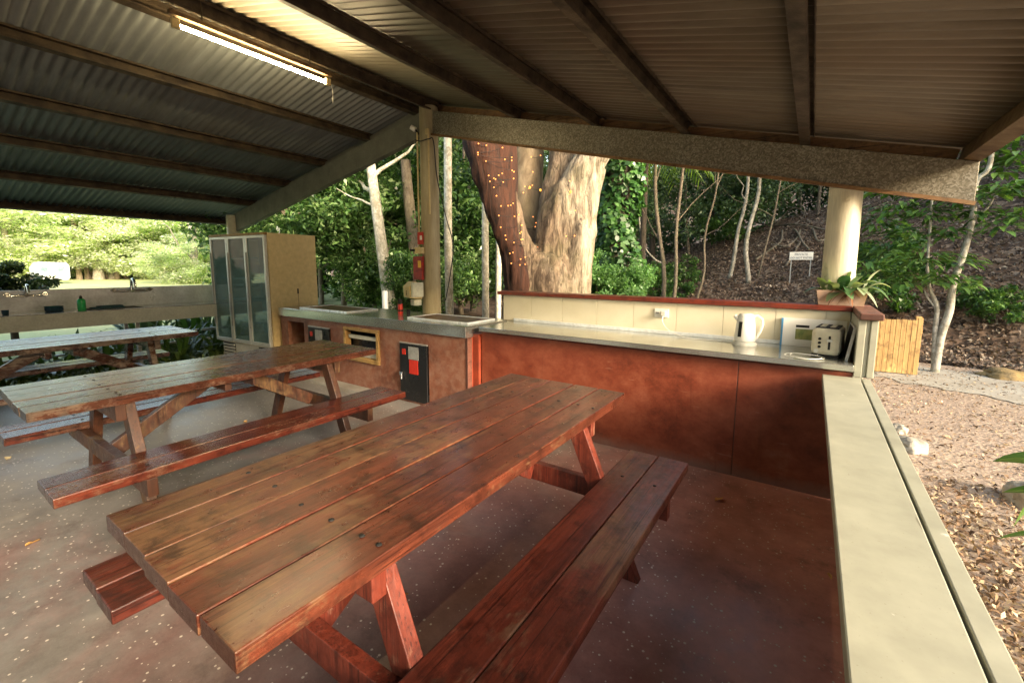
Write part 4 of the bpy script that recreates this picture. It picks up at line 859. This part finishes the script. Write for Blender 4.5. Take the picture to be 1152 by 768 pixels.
# leaning pale trunk in the left woods
b_ = at(443, 352, 9.0); b_.z = 0; tp_ = at(418, 195, 9.3); d_ = (tp_-b_); t = tree('leaning_tree', 'pale speckled leaning trunk in front of the leafy trees', b_, tp_+d_*.15, .135, .085, M['bark_pale'], None, 'tree', None, .03, 2,
     ((.82, (-.9,.2,.35), 1.3, .05), (.86, (.6,.5,.5), 1.4, .05), (.9, (.2,-.3,1.), 1.5, .05), (.75, (-.8,-.3,.25), .9, .03)), 16)
tree('leaning_tree', 'grey bough leaning left beside the tall post near the roof', g3(474, 10.5), at(455, 180, 10.5), .16, .11, M['bark_tan'], None, 'tree', None, .12, 8, (), 12)
p = at(433, 335, 8.2); t = thing('marker_post', 'short white marker post at the foot of the leaning trunk', 'post', (p.x, p.y, 0)); MB().lathe([(.05,-.1),(.05,at(433, 327, 8.2).z-.02),(.035,at(433, 327, 8.2).z)], n=14).build('post', M['white'], t)

# --- leafy middle-left trees
lab_mid = ['broad leafy glossy tree directly above the fridge top', 'glossy leafy tree left of the leaning pale trunk', 'tall glossy tree right of the leaning pale trunk', 'low leafy bush behind the tall post', 'leafy tree rising behind the barbecue bench', 'dense green tree at the gable slope of the roof', 'spreading bush with bare low stems beyond the bench', 'mid green tree farther behind the white trunks', 'bushy tree in the gap under the roof slope']
mids = [(330, 11, 'glossyA', 3.1, 1.0), (385, 12.5, 'glossyB', 2.9, 1.05), (455, 11.5, 'glossyA', 2.2, 1.1), (470, 9.5, 'midA', .6, .62), (420, 14, 'glossyA', 3.0, 1.3), (360, 14.5, 'glossyB', 3.2, 1.5), (428, 10.8, 'glossyB', 1.05, .55), (520, 13, 'midA', 2.2, 1.3), (490, 15, 'glossyB', 3.6, 1.5)]
for i, (px, D, m_, cz, sc) in enumerate(mids):
    b_ = g3(px, D); br = tuple((random.uniform(.35,.8), (random.uniform(-1,1), random.uniform(-1,1), .6), 1.2, .03) for _ in range(4))
    tree('leafy_tree' if sc > .8 else 'bush', lab_mid[i], b_, b_+Vector((random.uniform(-.3,.3), random.uniform(-.3,.3), cz+.8)), .08, .03, M['bark_tan'], (ME[m_], b_+Vector((0,0,cz+.35)), sc, i*1.3), 'tree' if sc > .8 else 'bush', 'leafy trees beyond the barbecue bench', .15, i+3, br)
# --- far bright trees at the left
lab_f = ['tall sunlit tree over the white caravan', 'pale sunlit tree right of the caravan', 'yellow green tree above the green bottle', 'overexposed pale tree in the centre of the left clearing', 'sunlit tree behind the large tap', 'whitish sunlit tree with bare stems near the fridge', 'bright tree just left of the fridge', 'sunlit tree at the far left edge of the picture', 'distant pale tree over the middle of the sink', 'distant tree above the small tap', 'distant sunlit crown filling the far right of the clearing', 'bright low tree beside the fridge door', 'distant yellow tree behind the caravan roof', 'pale feathery tree left of the fridge top']
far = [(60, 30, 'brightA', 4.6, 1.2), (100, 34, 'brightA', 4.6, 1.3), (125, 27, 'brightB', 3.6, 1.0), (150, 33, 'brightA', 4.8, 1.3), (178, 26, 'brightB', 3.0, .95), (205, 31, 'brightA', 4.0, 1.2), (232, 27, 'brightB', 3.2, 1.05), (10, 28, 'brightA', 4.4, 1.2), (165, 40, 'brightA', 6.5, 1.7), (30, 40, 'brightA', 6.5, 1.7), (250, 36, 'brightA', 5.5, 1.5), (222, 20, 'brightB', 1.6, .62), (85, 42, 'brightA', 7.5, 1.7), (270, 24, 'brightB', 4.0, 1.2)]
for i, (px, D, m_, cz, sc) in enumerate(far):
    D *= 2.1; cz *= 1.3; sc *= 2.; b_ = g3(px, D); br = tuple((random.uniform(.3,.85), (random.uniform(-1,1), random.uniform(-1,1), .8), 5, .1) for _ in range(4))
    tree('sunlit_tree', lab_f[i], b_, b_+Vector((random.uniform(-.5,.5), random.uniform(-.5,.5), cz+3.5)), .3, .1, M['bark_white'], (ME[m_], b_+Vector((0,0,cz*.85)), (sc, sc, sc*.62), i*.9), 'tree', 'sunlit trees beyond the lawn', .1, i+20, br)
# thin forest edge trunks
for i, px in enumerate((88, 97, 103, 110, 118, 124, 131, 140)):
    b_ = g3(px, 56+i%3); tree('thin_trunk', ['thin brown trunk just right of the caravan', 'second brown trunk right of the caravan', 'brown trunk left of the pale trunk beyond the sink', 'broad pale trunk rising through the clearing', 'brown trunk right of the broad pale trunk', 'thin trunk above the detergent bottle side of the sink', 'thin trunk left of the large tap', 'thin trunk directly behind the large tap'][i], b_, b_+Vector((.4,0,13)), .4 if px == 110 else .2, .15, M['bark_white'] if px == 110 else M['bark_tan'], None, 'tree', 'thin trunks at the edge of the lawn', .05, i+50)
# dark shrub at the far left and shrub pieces
for px, D, cz, sc, lab in ((6, 11.5, .98, .5, 'dark dense shrub at the left edge above the sink splashback'), (-70, 11, 1.0, .6, 'taller dark shrub beyond the left edge'), (330, 19, .9, 1., 'dark shrub far across the lawn behind the fridge')):
    b_ = g3(px, D); tree('dark_shrub', lab, b_, b_+Vector((0,0,cz+.4)), .06, .02, M['bark_dk'], (ME['shrubA'], b_+Vector((0,0,cz)), sc, px), 'shrub')
# caravan
p = at(58, 318, 46); cv = thing('caravan', 'white caravan parked on the lawn beyond the sink bench', 'caravan', (p.x, p.y, 0), math.atan2(-p.x, p.y)+R(12))
cv.scale = (.72,.72,.72)
mb = MB(); pr = [(-1.25,.45),(-1.1,.35),(1.05,.35),(1.22,.6),(1.25,1.75),(1.05,2.1),(-.9,2.15),(-1.28,1.6)]; n = len(pr)
mb.add([(x_, -.9, z_) for x_, z_ in pr]+[(x_, .9, z_) for x_, z_ in pr], [tuple(range(n)), tuple(range(2*n-1, n-1, -1))]+[(i, i+n, (i+1)%n+n, (i+1)%n) for i in range(n)]); mb.build('body', M['caravan'], cv, .05)
for x0, x1 in ((-.85,-.35), (.35,.85)): MB().box(x0, x1, -.915, -.89, 1.2, 1.65).build('window', M['glass'], cv, .01)
MB().box(-.22, .2, -.915, -.90, .5, 1.85).build('door', M['offwhite'], cv, .01)
for s in (-1, 1): MB().tube([(0.1, s*.92, .3), (0.1, s*.72, .3)], .3, 20).build('wheel', M['blackm'], cv)
MB().bar((-1.2,0,.42), (-2.0,0,.42), .08, .08).build('drawbar', M['grey'], cv)
p = at(236, 318, 80); t = thing('caravan', 'distant white van glimpsed just left of the fridge', 'caravan', (p.x, p.y, 0), math.atan2(-p.x, p.y)); mb = MB().box(-1.6, 1.6, -.9, .9, .4, 2.2); mb.build('body', M['caravan'], t, .15); MB().box(-1.2, -.3, -.93, -.9, 1.3, 1.8).build('window', M['black'], t); MB().tube([(-.9,-.95,.33),(-.9,-.7,.33)], .33, 16).build('wheel', M['blackm'], t); MB().tube([(.9,-.95,.33),(.9,-.7,.33)], .33, 16).build('wheel', M['blackm'], t)

# strap-leaved clumps under and behind the sink bench
def strap_me(n, L, w, seed, spread=.8):
    random.seed(seed); mb = MB()
    for i in range(n):
        a = random.uniform(0, 2*pi); e = random.uniform(.5, 1.4); r_ = random.uniform(0, .12)
        bladeleaf(mb, (r_*cos(a), r_*sin(a), 0), (cos(a)*cos(e)*spread, sin(a)*cos(e)*spread, sin(e)), L*random.uniform(.55, 1.1), w*random.uniform(.7, 1.2), random.uniform(.25, .75), 5, .3)
    o = mb.build('strap_plant', M['lf_strap'], None); me = o.data; bpy.data.objects.remove(o); return me
sm = [strap_me(46, .62, .035, 1), strap_me(40, .75, .04, 2), strap_me(52, .52, .03, 3)]
sb = strap_me(26, 1.0, .09, 9, .7)
random.seed(21); k = 0
names = ['nearest the fridge', 'second from the fridge', 'behind the dark table end', 'under the right part of the sink', 'below the large tap', 'under the middle of the sink', 'below the green bottle', 'under the left part of the sink', 'at the left end below the sink', 'far left beneath the wash bench']
for i in range(20):
    y = 3.35-i*.21; x = -7.45-random.random()*.35-(.25 if i % 2 else 0); o = bpy.data.objects.new('strap_plant', sm[i%3]); COL.objects.link(o); o.location = (x+.12*(i%3), y, -.01); o.rotation_euler = (0,0,random.uniform(0,6)); s = random.uniform(1.1, 1.5); o.scale = (s, s, s)
    tag(o, 'strappy dark green plant %s, %s row' % (names[i//2], 'back' if i % 2 else 'front'), 'plant', 'strappy plants under the sink bench')
for px, D, s, lab in ((158, 9.8, 1.1, 'spiky broad-leaved plant behind the splashback right of the large tap'), (170, 10.3, 1.25, 'taller spiky plant close behind the splashback'), (210, 9.6, 1.2, 'pale arching grass clump behind the splashback near the fridge'), (225, 10., 1.1, 'arching clump touching the left side of the fridge')):
    b_ = g3(px, D); o = bpy.data.objects.new('spiky_plant', sb if px < 200 else sm[1]); COL.objects.link(o); o.location = b_; o.scale = (s*(1 if px < 200 else 1.6),)*3; tag(o, lab, 'plant')

# vine-clad trunk, fern bush, palm
p = g3(692, 9.2); VT = thing('vine_clad_tree', 'straight trunk wrapped in dense green climbing vine right of the great trunk', 'tree', tuple(p))
MB().tube([(0,0,-.2),(0,0,7.5)], [.28,.22], 14).build('trunk', M['bark_dk'], VT)
n = 7000; zz = rng.random(n)*6.2; aa = rng.random(n)*2*pi; rad = .40+.10*np.sin(zz*2.1)+.08*np.sin(zz*5+aa*2)+rng.random(n)*.12; P = np.stack([rad*np.cos(aa), rad*np.sin(aa), zz], -1)
N = np.stack([np.cos(aa), np.sin(aa), .5+0*aa], -1)+rng.normal(size=(n,3))*.35; N /= np.linalg.norm(N, axis=1, keepdims=True); L = .09+.07*rng.random(n); V, Fc = quads(P, N, L, L*.75); npmesh('vine', V, Fc, M['lf_vine'], VT)
for px, D, cz, s, lab in ((688, 8.2, .75, 1.05, 'pale feathery bush at the foot of the vine-clad tree'), (672, 8.6, 1.35, .8, 'upper pale feathery bush against the great trunk'), (705, 8.8, 1.2, .8, 'pale feathery bush at the right of the vine-clad tree')):
    b_ = g3(px, D); tree('feathery_bush', lab, b_, b_+Vector((0,0,cz)), .03, .01, M['bark_tan'], (ME['fernA'], b_+Vector((0,0,cz)), s, px), 'bush')
p = g3(722, 11.5); PT = thing('palm_tree', 'small palm with drooping bright fronds right of the vine-clad tree', 'palm', tuple(p))
hp_ = at(722, 172, 11.5).z-p.z+.25; MB().tube([(0,0,-.2),(0,0,hp_)], [.09,.06], 10).build('trunk', M['bark_dk'], PT)
for i in range(11):
    a = i*2*pi/11+.2; mb = MB(); Q = [Vector((cos(a)*r_*1.5, sin(a)*r_*1.5, hp_+.35*r_-.95*r_*r_*1.3)) for r_ in np.linspace(0, 1, 12)]; mb.tube(Q, [.012*(1-.8*j/11) for j in range(12)], 5)
    for j in range(2, 12):
        for s in (-1, 1):
            for q_ in (0, .5):
                b_ = Q[j-1].lerp(Q[j], q_); side = Vector((-sin(a)*s, cos(a)*s, -.55)); bladeleaf(mb, b_, side+Vector((cos(a), sin(a), 0))*.5, .42*(1-.4*j/12), .03, .6, 4)
    mb.build('frond', M['lf_palm'], PT)

# slender forest trees on the slope
sl_ = [(748, 11.0, 740, 175, .055, M['bark_tan'], 'crooked tan sapling nearest the vine-clad tree'), (757, 10.8, 770, 170, .045, M['bark_tan'], 'crooked tan stem crossing right of the first sapling'), (782, 11.5, 800, 230, .03, M['bark_tan'], 'short thin stem leaning right on the slope'), (820, 12.5, 842, 190, .05, M['bark_white'], 'whitish leaning sapling in the middle of the slope'), (844, 12., 850, 190, .055, M['bark_white'], 'pale mossy straight sapling beside the leaning white one'),
       (852, 12.2, 880, 195, .025, M['bark_tan'], 'thin forked stem leaning right from the mossy sapling'), (715, 15, 712, 170, .09, M['bark_dk'], 'dark trunk close behind the vine-clad tree'), (735, 17, 728, 170, .12, M['bark_dk'], 'broad dark trunk deep in the forest'), (800, 19, 803, 170, .08, M['bark_dk'], 'dark straight trunk deep behind the saplings'), (868, 20, 862, 180, .1, M['bark_white'], 'grey trunk high on the slope'), (895, 21, 900, 180, .07, M['bark_white'], 'grey leaning trunk near the top of the slope'), (775, 16, 768, 170, .05, M['bark_tan'], 'reddish bare stem in the dark forest'), (532, 14, 534, 150, .10, M['bark_dk'], 'brown trunk seen between the white trunks'), (520, 16, 523, 150, .07, M['bark_tan'], 'thin brown stem right of the tall post'), (915, 19, 925, 190, .06, M['bark_tan'], 'thin stem left of the right post')]
for i, (px, D, px2, py2, r, bk, lab) in enumerate(sl_):
    b_ = g3(px, D); tp_ = at(px2, py2, D); br = tuple((random.uniform(.4,.85), (random.uniform(-1,1), random.uniform(-.4,.4), random.uniform(.4,1.2)), random.uniform(.7,1.5), r*.4) for _ in range(3))
    tree('slender_tree', lab, b_, tp_+(tp_-b_)*.5, r, r*.55, bk, None, 'tree', 'slender trees on the forest slope', .22 if i < 6 else .08, i+70, br)
for x_, y_, s_, lab in ((8.6, 10.6, 1.3, 'added shade tree on the bank right of the gravel'), (11.2, 13.4, 1.5, 'added shade tree higher on the bank to the right'), (8.2, 15.5, 1.4, 'added shade tree up the slope beyond the forked sapling'), (13.5, 10.2, 1.6, 'added shade tree farthest along the right bank')):  # unseen trees added to keep the low sun off the slope
    b_ = Vector((x_, y_, float(terrain(x_, y_)))); tree('shade_tree', lab, b_, b_+Vector((.3,.2,5)), .16, .08, M['bark_dk'], (ME['darkA'], b_+Vector((0,0,3.6)), s_, x_), 'tree', 'added shade trees on the right bank', .1, int(x_*3))
# hanging vines and exposed roots
t = thing('hanging_vine', 'pale looping vine hanging left of the crooked saplings', 'vine', tuple(g3(727, 12))); q0 = t.location
MB().tube([p_-q0 for p_ in spline([at(715, 160, 12), at(718, 220, 12), at(722, 270, 12), at(735, 290, 12), at(745, 296, 12)])], .02, 6).tube([p_-q0 for p_ in spline([at(724, 240, 12), at(725, 275, 12), at(712, 295, 12)])], .016, 6).build('stem', M['bark_white'], t)
t = thing('exposed_roots', 'tangle of dark looping roots on the slope above the sign', 'roots', tuple(g3(890, 14.5))); q0 = t.location; mb = MB()
def hit(px, py):         # first point of the terrain along a direction
    for D in np.arange(9, 40, .1):
        p_ = at(px, py, D)
        if p_.z < float(terrain(p_.x, p_.y)): return p_
    return at(px, py, 20)
for pl in ([(855,262),(870,258),(880,246),(893,236),(905,242),(898,252),(885,258)], [(884,256),(895,262),(903,276),(910,284)], [(908,250),(915,262),(920,274),(935,270)], [(870,278),(885,280),(897,270),(900,262)], [(880,262),(878,275),(865,285),(850,295)], [(840,250),(870,256),(895,255),(930,262)], [(900,275),(892,290),(884,302)]):
    mb.tube([p_+Vector((0,0,.07))-q0 for p_ in spline([hit(a, b) for a, b in pl], 14)], .028, 6)
mb.build('root', M['bark_tan'], t)
# forest mass
def forest(name, label, n, pxr, Dr, zr_, leaf, mat, ncl, rc, seed):
    rs = np.random.default_rng(seed); C = []
    while len(C) < ncl:
        px = rs.uniform(*pxr); D = rs.uniform(*Dr); p = at(px, 300, D); g = float(terrain(p.x, p.y)); C.append((p.x, p.y, g+rs.uniform(*zr_)*(D/20)))
    P = clumps(n, C, rc); N = rnormals(n, .3, .9); L = leaf*(.6+.8*rng.random(n)); V, Fc = quads(P, N, L, L*.45); return tag(npmesh(name, V, Fc, mat), label, 'forest', kind='stuff')
forest('forest_understorey', 'dark leafy forest mass behind and above the slope', 90000, (500, 930), (17, 30), (.2, 8), .20, M['lf_dark'], 620, .75, 1)
forest('forest_edge', 'mid green woods far beyond the barbecue bench', 60000, (250, 560), (18, 30), (.8, 8.5), .24, M['lf_mid'], 420, .9, 2)
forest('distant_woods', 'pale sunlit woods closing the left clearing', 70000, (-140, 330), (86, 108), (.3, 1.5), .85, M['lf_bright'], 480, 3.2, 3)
forest('slope_undergrowth', 'dark leafy undergrowth along the top of the slope at right', 50000, (900, 1400), (19, 30), (-.3, 6), .2, M['lf_dark'], 380, .7, 4)
forest('sapling_foliage', 'fine green foliage hanging among the slender saplings', 30000, (700, 905), (13, 19), (1.9, 5), .10, M['lf_dark'], 170, .5, 6)
# ferny small plants on the slope
random.seed(33)
for i, (px, py, s, lab) in enumerate(((735, 318, .8, 'dark fern low on the slope by the vine-clad tree'), (770, 305, .7, 'fern between the crooked saplings'), (815, 262, 1.1, 'green sapling top in the middle of the slope'), (800, 240, 1.2, 'feathery green understorey tree behind the saplings'), (830, 225, 1.2, 'dark feathery tree near the top of the slope'), (760, 325, .6, 'small fern near the capping'), (1000, 300, 1.0, 'leafy shrub right of the right post'), (985, 330, .8, 'low leafy shrub behind the planter'), (1130, 355, .6, 'small green seedlings at the far right of the slope'), (1095, 335, .5, 'seedling clump right of the forked sapling'))):
    p = hit(px, py+14); tree('fern', lab, p, p+Vector((0,0,.5*s)), .015, .008, M['bark_tan'], (ME['sapA'], p+Vector((0,0,.45*s)), s*.8, i), 'plant')
# forked sapling on the right
b_ = at(1053, 405, 8.3); b_.z = float(terrain(b_.x, b_.y)); SP = thing('forked_sapling', 'pale forked sapling with layered leaves at the right of the gravel', 'tree', tuple(b_))
def sp_(px, py, D=8.3): return at(px, py, D)-b_
mb = MB(); mb.tube(spline([Vector((0,0,-.1)), sp_(1058,380), sp_(1068,350), sp_(1072,320), sp_(1084,285), sp_(1094,245), sp_(1098,205), sp_(1112,190), sp_(1118,160), sp_(1130,110)]), [.05*(1-.6*i/40) for i in range(41)], 10)
mb.tube(spline([Vector((0,0,-.1)), sp_(1052,375), sp_(1054,345), sp_(1046,325), sp_(1043,300)]), [.035*(1-.5*i/40) for i in range(41)], 8).tube(spline([sp_(1054,348), sp_(1042,332), sp_(1036,310)]), .012, 6)
mb.tube(spline([sp_(1094,245), sp_(1110,235), sp_(1118,222)]), .012, 6).tube(spline([sp_(1098,205), sp_(1085,195), sp_(1070,200)]), .012, 6).tube(spline([sp_(1043,300), sp_(1046,260), sp_(1050,200)]), .016, 6); mb.build('trunk', M['bark_white'], SP)
random.seed(12); mb = MB()
def spray(c, r_, n, L=.16, w=.05):
    for i in range(n):
        a = random.uniform(0, 2*pi); q = Vector(c)+Vector((cos(a)*random.uniform(0, r_), sin(a)*random.uniform(0, r_), random.uniform(-.08,.08)))
        bladeleaf(mb, q, (cos(a), sin(a), random.uniform(-.2,.3)), L*random.uniform(.6,1.2), w*random.uniform(.7,1.2), random.uniform(.1,.6), 3)
for px, py, n, r_ in ((1000,212,30,.3),(1030,210,40,.35),(1060,215,34,.3),(1085,222,30,.25),(1010,235,34,.35),(1045,240,34,.3),(985,250,24,.25),(1020,262,34,.35),(1065,262,20,.2),(1000,285,30,.3),(1035,290,34,.3),(1075,292,22,.2),(1015,315,30,.3),(1055,312,24,.2),(1080,318,12,.15),(975,300,20,.2),(1110,170,24,.2),(1125,190,24,.25),(1140,175,24,.2),(1120,215,24,.2),(1145,210,24,.2),(1148,240,20,.2),(1125,255,16,.15),(1100,240,14,.15),(1150,150,24,.25),(1145,120,24,.25)):
    spray(sp_(px, py, 8.3+random.uniform(-.5,.5)), r_*1.15, int(n*2.2), .19, .06)
mb.build('crown', M['lf_sap'], SP)
# drooping leaves poking in at the right edge
p = at(1215, 560, 2.1); t = thing('leafy_plant', 'dark drooping leaves reaching in at the right edge over the mulch', 'plant', (p.x, p.y, 0)); q0 = t.location; mb = MB()
for a, b, w in (((1215,530),(1117,512),.075), ((1210,560),(1128,548),.05), ((1190,540),(1141,585),.08), ((1200,600),(1122,600),.03), ((1230,500),(1180,470),.04), ((1230,600),(1190,640),.04)):
    a_, b2 = at(*a, 2.1)-q0, at(*b, 2.1)-q0; bladeleaf(mb, a_, b2-a_, (b2-a_).length, w, .12, 8, .9)
mb.build('leaf', M['lf_mid'], t); MB().tube([(0,0,-.05),(0.02,0,.3),(.0,0,.62)], [.012,.01,.006], 8).build('stem', M['bark_tan'], t)

# ------------------------------------------------------------------ light
sd = Vector((1., -.26, .37)).normalized(); el = math.asin(sd.z); az = math.atan2(sd.x, sd.y)
w = bpy.data.worlds.new('World'); S.world = w; w.use_nodes = True; nt_ = w.node_tree; bg = nt_.nodes['Background']
sky = nt_.nodes.new('ShaderNodeTexSky'); sky.sky_type = 'NISHITA'; sky.sun_disc = False; sky.sun_elevation = el; sky.sun_rotation = az; sky.air_density = 1.; sky.dust_density = 3.; sky.ozone_density = .6
nt_.links.new(mix(nt_, 1., sky.outputs[0], (1.08, 1., .83), 'MULTIPLY'), bg.inputs[0]); bg.inputs[1].default_value = .95
sl = bpy.data.lights.new('sun', 'SUN'); so = bpy.data.objects.new('sun', sl); COL.objects.link(so); sl.energy = 6; sl.angle = R(12); sl.color = (1., .92, .78); so.rotation_euler = sd.to_track_quat('Z', 'Y').to_euler()
S.view_settings.view_transform = 'Standard'; S.view_settings.look = 'None'; S.view_settings.exposure = 0; S.view_settings.gamma = 1
S.cycles.max_bounces = 8; S.cycles.diffuse_bounces = 5; S.cycles.glossy_bounces = 4; S.cycles.transparent_max_bounces = 6; S.cycles.use_denoising = True; S.cycles.sample_clamp_indirect = 6
